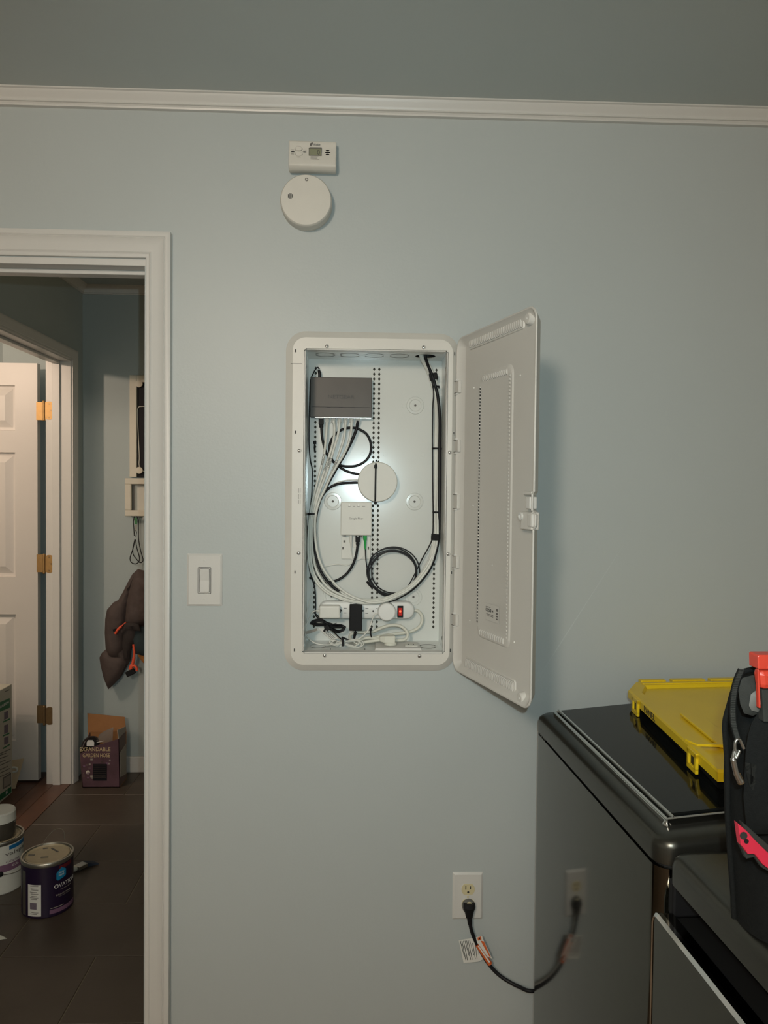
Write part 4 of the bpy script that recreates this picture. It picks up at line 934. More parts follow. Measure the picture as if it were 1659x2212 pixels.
# its thick cord, looped and plugged into the outlet in the tub floor
cpts = [(893, 1318, .094), (903, 1320, .094), (911, 1330, .093), (911, 1345, .092), (901, 1358, .091), (880, 1366, .091), (850, 1370, .092), (815, 1376, .094), (780, 1384, .096), (762, 1384, .095), (756, 1375, .090), (765, 1366, .084), (785, 1366, .080), (805, 1364, .077), (825, 1356, .074), (845, 1350.5, .071), (865, 1352.5, .067), (878, 1363, .062), (880, 1374, .058), (872, 1382, .055), (850, 1383, .056), (820, 1380, .060), (798, 1377.5, .062), (780, 1381, .064), (765, 1386, .062), (772, 1390, .052), (790, 1386.5, .044), (808, 1384, .040), (822, 1382, .038)]
MB().tube(smoothpath([P(*q) for q in cpts], 6), 0.0042, 10).build('cord', 'cord_cream', ps, smooth=60)
q = P(836, 1380, .036)
fz = zfloor(0.036)
MB().loft([[(q[0]-0.020, .036+dy, q[2]+dz) for dy, dz in ((-.006, -.006), (.006, -.006), (.006, .007), (-.006, .007))], [(q[0]-0.006, .036+dy, q[2]+dz) for dy, dz in ((-.013, -.009), (.013, -.009), (.013, .009), (-.013, .009))], [(q[0]+0.021, .036+dy, q[2]+dz) for dy, dz in ((-.014, -.012), (.014, -.012), (.014, .010), (-.014, .010))]]).build('plug', 'cord_cream', ps, bevel=0.003)
MB().lathe((q[0]+0.009, .036, fz+0.007), ZU, [(0.0165, 0), (0.0165, 0.007)], 28).build('plug_base', 'cord_cream', ps, smooth=40)
# outlet plate on the tub floor
xa, xb = P(808.5, 1400, .012)[0], P(911, 1400, .012)[0]
op = thing('enclosure_outlet', 'white outlet plate lying on the floor of the enclosure under the cord plug', 'outlet', ((xa+xb)/2, .03, zfloor(.03)))
def fl(x, y, h): return (x, y, zfloor(y)+h)
MB().loft([[fl(xa, .000, 0.0006), fl(xb, .000, 0.0006), fl(xb-.002, .075, 0.0006), fl(xa+.002, .075, 0.0006)], [fl(xa+.003, .003, 0.0062), fl(xb-.003, .003, 0.0062), fl(xb-.005, .072, 0.0062), fl(xa+.005, .072, 0.0062)]]).build('plate', 'trim_white', op, bevel=0.001)
xm = P(888, 1393, .036)[0]
MB().loft([[fl(xm-.0165, .023, .006), fl(xm+.0165, .023, .006), fl(xm+.0165, .051, .006), fl(xm-.0165, .051, .006)], [fl(xm-.0165, .023, .0078), fl(xm+.0165, .023, .0078), fl(xm+.0165, .051, .0078), fl(xm-.0165, .051, .0078)]]).build('receptacle', 'device_white', op, bevel=0.0008)
for dx, dy in ((-.006, .0), (.006, .0)):
    MB().loft([[fl(xm+dx-.001, .032, .0077), fl(xm+dx+.001, .032, .0077), fl(xm+dx+.001, .042, .0077), fl(xm+dx-.001, .042, .0077)], [fl(xm+dx-.001, .032, .0080), fl(xm+dx+.001, .032, .0080), fl(xm+dx+.001, .042, .0080), fl(xm+dx-.001, .042, .0080)]]).build('slot', 'slot_dark', op)
# adapters on the strip
x0, x1, z0, z1 = wallrect(689.5, 1308.5, 735, 1336.5, .052)
ad = thing('white_power_adapter', 'rounded white oblong power adapter at the left end of the power strip', 'adapter', ((x0+x1)/2, BY, z0))
MB().box(x0, x1, .050, PY+0.0005, z0, z1).build('body', 'device_white', ad, bevel=0.005, seg=4)
q = P(735.5, 1319, .065); MB().box(x1-0.001, x1+0.0012, .056, .066, q[2]-.004, q[2]+.004).build('side_socket', 'slot_dark', ad)
w_ = smoothpath([P(*q) for q in [(690, 1320, .064), (682, 1319.5, .066), (674, 1324, .07), (667, 1338, .076), (661, 1352, .080), (659, 1362, .078), (663, 1374, .066), (678, 1388, .05), (700, 1393, .042), (720, 1392, .038), (735, 1389, .035)]], 6)
MB().tube(w_, 0.0017, 8).build('cord', 'device_white', ad, smooth=60)
MB().tube([P(692, 1320, .064), P(684, 1319.6, .0655)], [0.0036, 0.0024], 10).build('cord_relief', 'device_white', ad, smooth=60)
x0, x1, z0, z1 = wallrect(754.8, 1307.5, 782.5, 1362.5, .052)
ab = thing('black_power_adapter', 'black block power adapter plugged in at the middle of the power strip', 'adapter', ((x0+x1)/2, BY, z0))
MB().box(x0, x1, .050, PY+0.0005, z0, z1).build('body', 'plastic_black', ab, bevel=0.002)
for i in range(4):
    q = P(767.5-0.7*i, 1365+3.6*i, .058); MB().lathe(q, (0, 0, -1), [(0.0042-.0003*i, 0), (0.0042-.0003*i, 0.003)], 10).build('strain_relief', 'plastic_black', ab)
w_ = smoothpath([P(*q) for q in [(768, 1361, .058), (766, 1372, .058), (764.5, 1381, .06), (760, 1384, .068), (750, 1381, .072), (738, 1376, .070)]], 5)
MB().tube(w_, 0.0021, 8).build('cord', 'cable_black', ab, smooth=60)
c = P(835.8, 1322.7, .050)
aw = thing('round_power_adapter', 'round white puck power adapter beside the red rocker of the power strip', 'adapter', (c[0], BY, c[2]-.024))
RA = (P(855.5, 1322, .050)[0]-P(816.5, 1322, .050)[0])/2
MB().lathe((c[0], PY+0.0005, c[2]), (0, -1, 0), [(RA*.97, 0), (RA, .004), (RA, .022), (RA*.96, .026), (RA*.85, .0278), (RA*.1, .0285)], 48).build('body', 'strip_white', aw, smooth=30)
w_ = smoothpath([P(*q) for q in [(818, 1324.5, .060), (809, 1328, .060), (803.5, 1340, .060), (799, 1354, .056), (790, 1368, .050), (776, 1379, .042), (760, 1384, .036), (745, 1386, .034)]], 6)
MB().tube(w_, 0.0017, 8).build('cord', 'device_white', aw, smooth=60)
# bundled spare cords
def bundle(name, label, loops, m, r, tiepx, Y, straps=1, tails=()):
    cpt = P(*tiepx, Y); t_ = thing(name, label, 'cord bundle', cpt)
    bb = MB()
    for lp in loops: bb.tube(smoothpath([P(*q) for q in lp], 5, closed=True), r, 6, closed=True)
    bb.build('looped_cord', m, t_, smooth=60)
    return t_
wl_ = []
for i, (xl, xr, yo) in enumerate(((712, 786, 0), (717, 781, 1.5), (714, 776, -1.5), (726, 771, 3))):
    y0 = .030+.003*i
    wl_.append([(xl, 1387+yo, y0), (xl+8, 1383+yo*.6, y0), (738, 1387.5+yo*.3, y0-.002), (760, 1383+yo, y0), (xr-6, 1384+yo, y0), (xr, 1391+yo, y0-.002), (xr-10, 1398+yo*1.2, y0-.004), (760, 1396+yo, y0-.004), (738, 1390+yo*.3, y0-.004), (xl+10, 1394+yo*.8, y0-.003)])
t_ = bundle('white_cord_bundle', 'bundle of thin white cord in loops on the floor of the enclosure', wl_, 'device_white', .0016, (741, 1388), .033)
q = P(741, 1387, .024)
MB().obox(q, (.0028, 0, .0006), (0, .012, 0), (-.0006, 0, .0085)).build('twist_tie', 'plastic_black', t_, bevel=.001)
bl_ = []
for i in range(6):
    a = (i-2.5)*1.3; y0 = .058+.0035*(i % 3)
    bl_.append([(672-i*.4+6*(i % 2), 1345+a*.6, y0), (690, 1340+a, y0-.003), (706, 1346+a*.7, y0-.005), (722, 1352+a, y0-.003), (738+i % 3*3, 1353+a, y0), (744-3*(i % 2), 1359+a*.8, y0), (730, 1364+a*.7, y0-.002), (714, 1357+a, y0-.006), (700, 1350+a*.6, y0-.006), (684, 1349+a*.7, y0-.002)])
t_ = bundle('black_cord_bundle', 'bundle of thin black cord tied in a bow above the white loops', bl_, 'cable_black', .0016, (711, 1352), .056)
MB().obox(P(707, 1355, .048), (.0042, 0, .004), (0, .009, 0), (-.0042, 0, .0055)).build('twist_tie', 'plastic_black', t_, bevel=.001)
MB().tube([P(706, 1352, .048), P(703, 1358, .046), P(700, 1364, .046)], .0028, 8).build('tie_tail', 'plastic_black', t_, smooth=60)
MB().tube([P(716, 1350, .048), P(722, 1347.5, .046), P(727, 1346, .046)], .0009, 6).build('tie_end', 'plastic_black', t_)
MB().tube(smoothpath([P(*q) for q in [(700, 1341, .062), (692, 1335, .07), (684, 1328, .085), (680, 1325, .095)]], 4), .0018, 6).build('lead_in', 'cable_black', t_)
MB().tube(smoothpath([P(*q) for q in [(712, 1356, .056), (722, 1366, .05), (732, 1376, .042), (739, 1382, .036)]], 4), .0018, 6).build('lead_out', 'cable_black', t_)
tg = thing('cord_tag', 'folded clear cord tag hanging behind the black cord bundle', 'tag', P(700, 1365, .075))
MB().loft([[P(684, 1354, .085), P(697, 1352, .085), P(730, 1379, .062), P(716, 1383, .062)], [P(684, 1354, .0835), P(697, 1352, .0835), P(730, 1379, .0605), P(716, 1383, .0605)]]).build('sleeve', 'tag_white', tg)
for f in (.25, .5, .75):
    a, c_ = P(684+13*f, 1354-2*f, .0828), P(716+14*f, 1383-4*f, .0598); MB().tube([a+(c_-a)*.35, a+(c_-a)*.92], .0006, 5).build('print_line', 'print_grey', tg)
tg2 = tag(MB().loft([[P(659.5, 1364, .060), P(684, 1357, .078), P(686.5, 1361.5, .078), P(662, 1370, .060)], [P(659.5, 1364, .0588), P(684, 1357, .0768), P(686.5, 1361.5, .0768), P(662, 1370, .0588)]]).build('velcro_strip', 'carton_grey'), 'grey tape strip holding thin white cords at the lower left of the enclosure', 'strap')
t_ = thing('cable_tie', 'black cable tie around the loop of thick cream cord near the cord plug', 'cable tie', P(801, 1366, .07), 'black cable ties')
MB().tube([P(801, 1361, .062), P(800.5, 1368, .058), P(802.5, 1377, .056)], [.0018, .0020, .0016], 8).build('strap', 'plastic_black', t_, smooth=50)
MB().obox(P(800.5, 1359.5, .062), (.004, 0, 0), (0, .003, 0), (0, 0, .003)).build('head', 'plastic_black', t_, bevel=.0008)

# ------------------------------------------------------------------ wall outlet and washer cord
x0, x1, z0, z1 = wallrect(977.6, 1885, 1043, 1986, -.004)
wo = thing('wall_outlet', 'white wall plate with ivory duplex outlet low on the wall', 'outlet', ((x0+x1)/2, 0, z0))
plate(wo, x0, x1, z0, z1, .006)
def recept(px, py, dark=True):
    q = P(px, py, -.006); R_ = .0172
    pts = []
    for k in range(40):
        a = 2*math.pi*k/40; zz = max(-.0135, min(.0135, R_*math.sin(a))); pts.append((q[0]+R_*math.cos(a), q[2]+zz))
    o = MB().loft([[(x, -.004, z) for x, z in pts], [(x, -.0078, z) for x, z in pts]]).build('receptacle', 'ivory', wo, bevel=.0006)
    if dark:
        for dx, hh in ((-.0062, .0046), (.0058, .0038)): MB().box(q[0]+dx-.0012, q[0]+dx+.0012, -.0081, -.006, q[2]+.0048-hh, q[2]+.0048+hh).build('slot', 'slot_dark', o)
        MB().lathe((q[0], -.0070, q[2]-.0068), (0, -1, 0), [(.0028, 0), (.0028, .0011)], 14).build('ground_hole', 'slot_dark', o)
    return q
recept(1011.2, 1921); rq = recept(1011.2, 1953.5, False)
q = P(1010.8, 1937.3, -.006); MB().lathe((q[0], -.0058, q[2]), (0, -1, 0), [(.003, 0), (.003, .0008), (.001, .0012)], 14).build('screw', 'ivory', wo, smooth=40)
# washer, its cord
wa = 0.044; e1 = np.array([wa, -1.0, 0])/math.hypot(wa, 1); e2 = np.array([1.0, wa, 0])/math.hypot(wa, 1)
WO = np.array([0.4335+0.044*0.10, -0.10, 0.0])
def wl3(a, d, z): return WO+e1*a+e2*d+np.array([0, 0, z])     # a towards the camera, d into the machine
pc = thing('appliance_cord', 'black appliance power cord with orange warning tag, plugged into the wall outlet', 'power cord', P(1060, 2080, -.03))
q0 = P(1013, 1958, -.02)
MB().lathe((rq[0]+.0005, -.0078, rq[2]-.001), (0, -1, 0), [(.0168, 0), (.0168, .010), (.0155, .012)], 32).build('plug_face', 'tool_grey', pc, smooth=40)
MB().lathe((rq[0]+.001, -.0195, rq[2]+.008), (0, -1, 0), [(.0062, 0), (.0055, .0022)], 20, e1=(1, 0, 0), sx=1.2).build('plug_pull', 'ivory', pc, smooth=40)
pl = [(1013.5, 1951, -.020, .0150, .010), (1013.5, 1960, -.026, .0150, .012), (1013.6, 1970, -.026, .0115, .010), (1013.8, 1982, -.024, .0085, .0075), (1014.2, 1983, -.024, .0066, .006), (1015.2, 1996, -.023, .0058, .0055)]
MB().loft([[np.array(P(a, b_, y))+np.array([w_*math.cos(2*math.pi*k/20), -d_*math.sin(2*math.pi*k/20), 0]) for k in range(20)] for a, b_, y, w_, d_ in pl]).build('plug_body', 'plastic_black', pc, smooth=40)
cp = [P(1014.8, 1993, -.023), P(1019, 2012, -.022), P(1027, 2032, -.022), P(1040, 2058, -.024), P(1057, 2084, -.028), P(1078, 2106, -.034), P(1102, 2122, -.045), P(1128, 2134, -.065), P(1146, 2139.5, -.09), P(1160, 2140, -.10)+np.array([0.04, 0.06, -.01])]
zc9 = P(1146, 2139, -.075)[2]; cp[7] = P(1124, 2133, -.060); cp[8] = wl3(-.022, .004, zc9); cp[9] = wl3(-.030, .045, zc9-.004)
MB().tube(smoothpath(cp, 8), .0046, 12).build('cord', 'cable_black', pc, smooth=60)
# warning tags
A, B = P(1031, 2040, -.024), P(1058.5, 2082, -.030); d = (B-A)/np.linalg.norm(B-A); sd = np.cross(d, (0, -1, 0)); sd /= np.linalg.norm(sd)
sl = []
for k in range(10):
    an = math.pi*2*k/10; sl.append(sd*.0062*math.cos(an)+np.array([0, -1, 0])*.0062*math.sin(an))
MB().loft([[A+s_ for s_ in sl], [B+s_ for s_ in sl]]).build('tag_sleeve', 'tag_orange', pc, smooth=40)
fl2 = [P(1028, 2025, -.030), P(1041.5, 2022, -.032), P(1044, 2030, -.032), P(1063.5, 2071, -.032), P(1052, 2066, -.032), P(1030.5, 2036, -.030)]
MB().prism(fl2, (0, .0006, 0)).build('tag_flap', 'tag_white', pc)
MB().prism([P(1038, 2032, -.0328), P(1045.5, 2034, -.0328), P(1060.5, 2068, -.0328), P(1057, 2066, -.0328)], (0, .0005, 0)).build('tag_band', 'tag_orange', pc)
MB().prism([P(1031, 2026, -.0315), P(1039, 2023, -.0325), P(1040, 2030, -.0325), P(1032.5, 2032, -.0315)], (0, .0005, 0)).build('tag_symbol', 'tag_orange', pc)
MB().prism([P(1033.5, 2029.5, -.0322), P(1036, 2025, -.0328), P(1037.5, 2029, -.0328)], (0, .0004, 0)).build('tag_triangle', 'print_black', pc)
MB().prism([P(1032, 2044, -.0335), P(1034, 2043, -.0335), P(1059, 2078, -.0375), P(1056.5, 2080, -.0375)], (0, .0005, 0)).build('tag_stripe', 'tag_white', pc)
tq = [P(990.8, 2031, -.016), P(1020, 2026.5, -.017), P(1030, 2045, -.018), P(1044, 2072, -.018), P(1033, 2077.5, -.017), P(1001.5, 2080.5, -.016)]
MB().prism(tq, (0, .0005, 0)).build('paper_tag', 'tag_white', pc)
for i in range(10):
    f = i/9; a, c_ = P(994.5+30*f, 2033-2.5*f, -.0166-.0006*f), P(1003+31*f, (2075 if i % 3 else 2066)-4*f, -.0166-.0006*f)
    if i > 6: a = P(994.5+30*f+(i-6)*3, 2033-2.5*f+(i-6)*6, -.0172-.0006*f)
    MB().tube([a, c_], .0007, 4).build('print_line', 'print_black', pc)

# ------------------------------------------------------------------ washer
LW, DWs = 0.690, 0.66
ws = thing('washing_machine', 'dark grey top loading washing machine with a black glass lid, against the wall', 'washing machine', wl3(LW/2, DWs/2, 0))
ZT = 0.930; ZS = 0.892; SL = 0.085          # cap front height, seam height, slope of the top towards the back
def wring(ins, z, r=.032, slope=0.0, n=6):
    return [wl3(a, d, z+slope*d) for a, d in rrect(ins, LW-ins, ins, DWs-ins, max(r-ins, .006), n)]
MB().loft([wring(.0, .03), wring(.0, ZS-.006)]).build('cabinet', 'washer_grey', ws, smooth=40)
MB().loft([wring(.007, ZS-.007), wring(.007, ZS+.001)]).build('seam', 'gap_black', ws)
MB().loft([wring(.0, ZS), wring(.0, ZT-.014, slope=SL), wring(.003, ZT-.005, slope=SL), wring(.010, ZT-.0005, .034, slope=SL), wring(.030, ZT+.001, .036, slope=SL)]).build('top_cover', 'washer_cap', ws, smooth=40)
for a, d in ((.05, .05), (LW-.05, .05), (.05, DWs-.05), (LW-.05, DWs-.05)):
    MB().lathe(wl3(a, d, 0), ZU, [(.02, 0), (.02, .02), (.012, .022), (.012, .032)], 16).build('foot', 'plastic_black', ws)
# glass lid with chrome edge
A0, A1, D0, D1 = .030, LW-.052, .034, .50
def lidring(i, h, r=.016): return [wl3(a, d, ZT+h+SL*d) for a, d in rrect(A0+i, A1-i, D0+i, D1-i, max(r-i, .004), 5)]
MB().loft([lidring(.012, 0), lidring(.012, .010), lidring(.014, .0125)]).build('glass_lid', 'glass_black', ws, smooth=30)
def strip(d0, d1, h0, h1, a0=A0+.006, a1=A1):
    return MB().loft([[wl3(a0, d0, ZT+h0+SL*d0), wl3(a1, d0, ZT+h0+SL*d0), wl3(a1, d1, ZT+h0+SL*d1), wl3(a0, d1, ZT+h0+SL*d1)], [wl3(a0, d0, ZT+h1+SL*d0), wl3(a1, d0, ZT+h1+SL*d0), wl3(a1, d1, ZT+h1+SL*d1), wl3(a0, d1, ZT+h1+SL*d1)]])
strip(D0+.000, D0+.0075, -.004, .008).build('chrome_handle', 'chrome', ws, bevel=.0015)
strip(D0+.0105, D0+.0145, 0, .0135).build('chrome_edge', 'chrome', ws, bevel=.0008)
strip(D0+.0075, D0+.0105, -.002, .004).build('handle_gap', 'gap_black', ws)
MB().loft([[wl3(A1-.001, D0, ZT-.002+SL*D0), wl3(A1+.0035, D0, ZT-.002+SL*D0), wl3(A1+.0035, D0, ZT+.011+SL*D0), wl3(A1-.001, D0, ZT+.0125+SL*D0)], [wl3(A1-.001, D1, ZT-.002+SL*D1), wl3(A1+.0035, D1, ZT-.002+SL*D1), wl3(A1+.0035, D1, ZT+.011+SL*D1), wl3(A1-.001, D1, ZT+.0125+SL*D1)]]).build('chrome_side', 'chrome', ws, bevel=.0008)
MB().lathe(wl3(A1-.002, D0+.003, ZT-.005), ZU, [(.004, 0), (.0075, .004), (.0078, .010), (.005, .0145)], 20).build('chrome_corner', 'chrome', ws, smooth=40)
# badge and name on the front
def front(px, py):
    d_ = ray(px, py); k_ = np.dot(WO-CAM, e2)/np.dot(d_, e2); q = CAM+d_*k_; return np.dot(q-WO, e1), q[2]
fr_n = -e2
a, z = front(1168.5, 1612)
za = front(1168.5, 1585)[1]-front(1168.5, 1640)[1]; RB = za/2
bb = MB()
def fring(r0, r1, h=.0008):
    rg = []
    for k in range(49):
        an = 2*math.pi*k/48; rg.append([wl3(a+r1*math.cos(an), .004, z+r1*math.sin(an)), wl3(a+r1*math.cos(an), .004-h, z+r1*math.sin(an)), wl3(a+r0*math.cos(an), .004-h, z+r0*math.sin(an)), wl3(a+r0*math.cos(an), .004, z+r0*math.sin(an))])
    return MB().loft(rg[:48], loop=True)
fring(RB*.93, RB).build('badge_ring', 'badge', ws); fring(RB*.60, RB*.66).build('badge_ring', 'badge', ws)
for k in range(7):
    an = R(200-26*k-20); c_ = wl3(a+RB*.79*math.cos(an), .0038, z+RB*.79*math.sin(an))
    rt_ = e1*math.sin(an)+np.array([0, 0, -math.cos(an)]); up2 = e1*math.cos(an)+np.array([0, 0, math.sin(an)])
    text(ws, 'QUALITY'[k], 'badge', c_, rt_, up2, height=RB*.2, width=RB*.14, depth=.0006)
text(ws, 'S', 'badge', wl3(a, .0038, z), e1, ZU, width=RB*.55, height=RB*.95, depth=.0006)
a0_, z0_ = front(1238.5, 1712); a1_, z1_ = front(1263, 1740)
text(ws, 'Whirlpool', 'chrome', wl3((a0_+a1_)/2, .0038, (z0_+z1_)/2), e1, ZU, width=abs(a1_-a0_)*1.05, height=.030, depth=.0012, shear=.25)

# ------------------------------------------------------------------ dryer beside it, nearer the camera
GAP = .012
def dl3(a, d, z): return wl3(LW+GAP+a, d+.004, z)
LD = .69; DT = .925
dr_ = thing('dryer', 'dark grey clothes dryer beside the washing machine, carrying the tool bag', 'dryer', dl3(LD/2, DWs/2, 0))
def dring(ins, z, r=.03, d0=0.0): return [dl3(a, d, z) for a, d in rrect(ins, LD-ins, d0+ins, DWs-ins, max(r-ins, .006), 6)]
MB().loft([dring(.003, .03, d0=.05), dring(.003, .882, d0=.05)]).build('cabinet', 'washer_trim', dr_, smooth=40)
MB().loft([dring(.0, .884), dring(0, DT-.016), dring(.003, DT-.007), dring(.010, DT-.001), dring(.020, DT)]).build('top_cover', 'washer_cap', dr_, smooth=40)
def dbx(nm, a0, a1, d0, d1, z0, z1, m, bv=.0): return MB().loft([[dl3(a0, d0, z0), dl3(a1, d0, z0), dl3(a1, d1, z0), dl3(a0, d1, z0)], [dl3(a0, d0, z1), dl3(a1, d0, z1), dl3(a1, d1, z1), dl3(a0, d1, z1)]]).build(nm, m, dr_, bevel=bv)
dbx('side_cheek', .002, .020, .004, .06, .830, .884, 'plastic_black', .004)
dbx('side_cheek', LD-.02, LD-.002, .004, .06, .830, .884, 'plastic_black', .004)
dbx('handle_recess', .020, LD-.02, .046, .052, .80, .884, 'glass_black')
dbx('recess_floor', .020, LD-.02, .004, .05, .822, .830, 'gap_black')
dbx('front_panel', .003, LD-.003, .004, .052, .03, .824, 'washer_trim', .004)
rr0 = lambda i, d, r: [dl3(a, d, z) for a, z in rrect(.004+i, LD-.004-i, .10+i, .838-i, r, 5)]
MB().loft([rr0(0, .004, .02), rr0(0, -.016, .02), rr0(.004, -.021, .016)]).build('dryer_door', 'washer_grey', dr_, smooth=30)
MB().loft([rr0(-.001, -.012, .021), rr0(-.001, -.019, .021), rr0(.004, -.023, .016), rr0(.0055, -.0215, .015)], False, False).build('door_rim', 'chrome', dr_, smooth=30)
for a, d in ((.05, .10), (LD-.05, .10), (.05, DWs-.05), (LD-.05, DWs-.05)):
    MB().lathe(dl3(a, d, 0), ZU, [(.02, 0), (.02, .02), (.012, .022), (.012, .032)], 16).build('foot', 'plastic_black', dr_)

# ------------------------------------------------------------------ yellow organiser on the washer lid
def wtop(x, y):
    q = np.array([x, y, 0])-WO; return ZT+.0125+SL*np.dot(q, e2)
LZ = 1.000
pts = [(.612, -.676), (.648, -.150), (.690, -.080), (1.00, -.058), (.985, -.70)]
og = thing('organiser_case', 'black organiser case with a yellow lid, lying on the washing machine', 'organiser', (.80, -.38, wtop(.62, -.4)))
def inset(pts, k):
    c_ = np.mean(np.array(pts), 0); return [tuple(c_+(np.array(p)-c_)*(1-k/np.linalg.norm(np.array(p)-c_))) for p in pts]
def zb_(x, y): return max(wtop(.655, y), wtop(x, y))+.002
base0, base1 = inset(pts, .030), inset(pts, .010)
bz = max(wtop(x, y) for x, y in base0[:1])+.0025
MB().loft([[(x, y, wtop(x, y)+.001) for x, y in base0], [(x, y, LZ-.017) for x, y in base1]]).build('base', 'plastic_black', og, bevel=.004)
MB().loft([[(x, y, LZ-.020) for x, y in pts], [(x, y, LZ-.004) for x, y in pts], [(x, y, LZ) for x, y in inset(pts, .004)], [(x, y, LZ) for x, y in inset(pts, .036)], [(x, y, LZ-.007) for x, y in inset(pts, .042)]]).build('lid', 'yellow_plastic', og, smooth=25)
pa, pb = np.array(pts[0]), np.array(pts[1]); ed = (pb-pa)/np.linalg.norm(pb-pa); eo = np.array([-ed[1], ed[0]])
if eo[0] > 0: eo = -eo
def edge(s, o, z): q = pa+ed*s+eo*o; return (q[0], q[1], z)
Led = np.linalg.norm(pb-pa)
for s in [float(np.dot(np.array(FL(qx, qy, LZ-.02)[:2])-pa, ed)) for qx, qy in ((1524, 1641), (1385, 1524))]:
    w_ = .022
    la = MB()
    for s0_, s1_, z0_, z1_ in ((s-w_, s-w_*.55, LZ-.034, LZ-.004), (s+w_*.55, s+w_, LZ-.034, LZ-.004), (s-w_, s+w_, LZ-.040, LZ-.030), (s-w_, s+w_, LZ-.012, LZ-.003)):
        la.add([edge(q, o, z) for q in (s0_, s1_) for o in (-.001, .005) for z in (z0_, z1_)], [(0, 1, 3, 2), (4, 6, 7, 5), (0, 4, 5, 1), (2, 3, 7, 6), (0, 2, 6, 4), (1, 5, 7, 3)])
    la.build('latch', 'yellow_plastic', og, bevel=.001)
    MB().add([edge(q, o, z) for q in (s-w_*.55, s+w_*.55) for o in (-.002, .001) for z in (LZ-.031, LZ-.011)], [(0, 1, 3, 2), (4, 6, 7, 5), (0, 4, 5, 1), (2, 3, 7, 6), (0, 2, 6, 4), (1, 5, 7, 3)]).build('latch_window', 'gap_black', og)
sA = np.dot(np.array(FL(1400, 1530, LZ-.010)[:2])-pa, ed); sB = np.dot(np.array(FL(1424, 1552, LZ-.010)[:2])-pa, ed)
text(og, 'PANEL', 'print_black', edge((sA+sB)/2, .0004, LZ-.0105), (-ed[0], -ed[1], 0), ZU, width=abs(sA-sB)*1.0, height=.013, depth=.0005, shear=-.1)
# moulded pattern of the lid
rib = MB()
a2 = [edge(.13, -.055, LZ-.0055), edge(.34, -.055, LZ-.0055), edge(.30, -.095, LZ-.0055), edge(.11, -.10, LZ-.0055)]
rib.prism(a2, (0, 0, .006)); rib.build('lid_ridge', 'yellow_plastic', og, bevel=.002)
MB().prism([edge(.155, .0, LZ-.002), edge(.125, -.012, LZ-.002), edge(.118, -.30, LZ-.002), edge(.126, -.30, LZ-.002), edge(.135, -.014, LZ-.002), edge(.163, -.003, LZ-.002)], (0, 0, .005)).build('lid_step', 'yellow_plastic', og, bevel=.001)
MB().prism([(.70, -.105, LZ-.004), (.98, -.085, LZ-.004), (.98, -.075, LZ-.004), (.70, -.095, LZ-.004)], (0, 0, .0065)).build('lid_rail', 'yellow_plastic', og, bevel=.001)
for x0_, x1_ in ((.705, .770), (.786, .872), (.886, .985)):
    MB().prism([(x0_, -.080+(x0_-.7)*.07, LZ-.006), (x1_, -.080+(x1_-.7)*.07, LZ-.006), (x1_, -.062+(x1_-.7)*.07, LZ-.006), (x0_, -.062+(x0_-.7)*.07, LZ-.006)], (0, 0, .009)).build('hinge_tab', 'yellow_plastic', og, bevel=.0015)

# ------------------------------------------------------------------ tool bag on the dryer
BYc = -1.000
bg = thing('tool_bag', 'black fabric tool bag standing on the dryer at the right edge', 'bag', (.62, BYc, DT))
lev = []
for py, pxl in ((1985, 1585), (1960, 1584), (1900, 1579), (1840, 1575), (1780, 1571), (1700, 1569), (1650, 1569), (1615, 1565), (1580, 1562), (1550, 1566), (1515, 1575), (1490, 1582), (1470, 1590), (1455, 1602), (1446, 1620), (1442, 1640)):
    q = P(pxl, py, BYc); lev.append((q[2], q[0]+.007))
lev[0] = (DT+.001, lev[0][1])
rings = []
top_z = lev[-1][0]; botz = lev[0][0]
for z, xl in lev:
    f = (z-botz)/(top_z-botz); hy = .078*(1-.50*max(0, (f-.55)/.45)**1.6); xr = .80-.02*f
    cx, hx = (xl+xr)/2, (xr-xl)/2; rg = []
    for k in range(40):
        an = 2*math.pi*k/40; ca, sa = math.cos(an), math.sin(an); e_ = .72
        rg.append((cx+hx*math.copysign(abs(ca)**e_, ca), BYc+hy*math.copysign(abs(sa)**e_, sa), z))
    rings.append(rg)
MB().loft(rings).build('body', 'bag_black', bg, smooth=60)
BF = BYc-.080
def bp(px, py, dy=0.0): return P(px, py, BF-dy)
# open front pocket edge, zipper, trims
zp = [(1602, 1447), (1592, 1470), (1585, 1500), (1583, 1530), (1584, 1558), (1590, 1585), (1597, 1603)]
MB().tube(smoothpath([P(a, b_, BYc-.080) for a, b_ in zp], 6), .0042, 8).build('zipper_tape', 'bag_black', bg, smooth=50)
zt_ = MB()
pth = smoothpath([P(a, b_, BYc-.0842) for a, b_ in zp], 8)
for q in pth: zt_.obox(q, (.0026, 0, 0), (0, .0009, 0), (0, 0, .0007))
zt_.build('zipper_teeth', 'bag_grey', bg, kind='stuff')
piping = [(1586, 1983), (1581, 1900), (1573, 1780), (1571, 1660), (1567, 1600), (1566, 1560), (1576, 1520), (1588, 1480), (1604, 1452), (1640, 1445)]
MB().tube(smoothpath([P(a, b_, BYc-.050) for a, b_ in piping], 6), .0032, 8).build('piping', 'bag_black', bg, smooth=50)
o = [(P(a, b_, BF)[0], P(a, b_, BF)[2]) for a, b_ in ((1609, 1618), (1614, 1585), (1622, 1560), (1634, 1540), (1660, 1527), (1700, 1515), (1700, 1800), (1612, 1800), (1604, 1720))]
puff(o, BF-.002, .012, .004, .014, .03).build('front_pocket', 'bag_black', bg, smooth=60)
o = [(P(a, b_, BF)[0], P(a, b_, BF)[2]) for a, b_ in ((1594, 1490), (1600, 1465), (1625, 1458), (1650, 1460), (1650, 1535), (1625, 1546), (1606, 1540), (1598, 1520))]
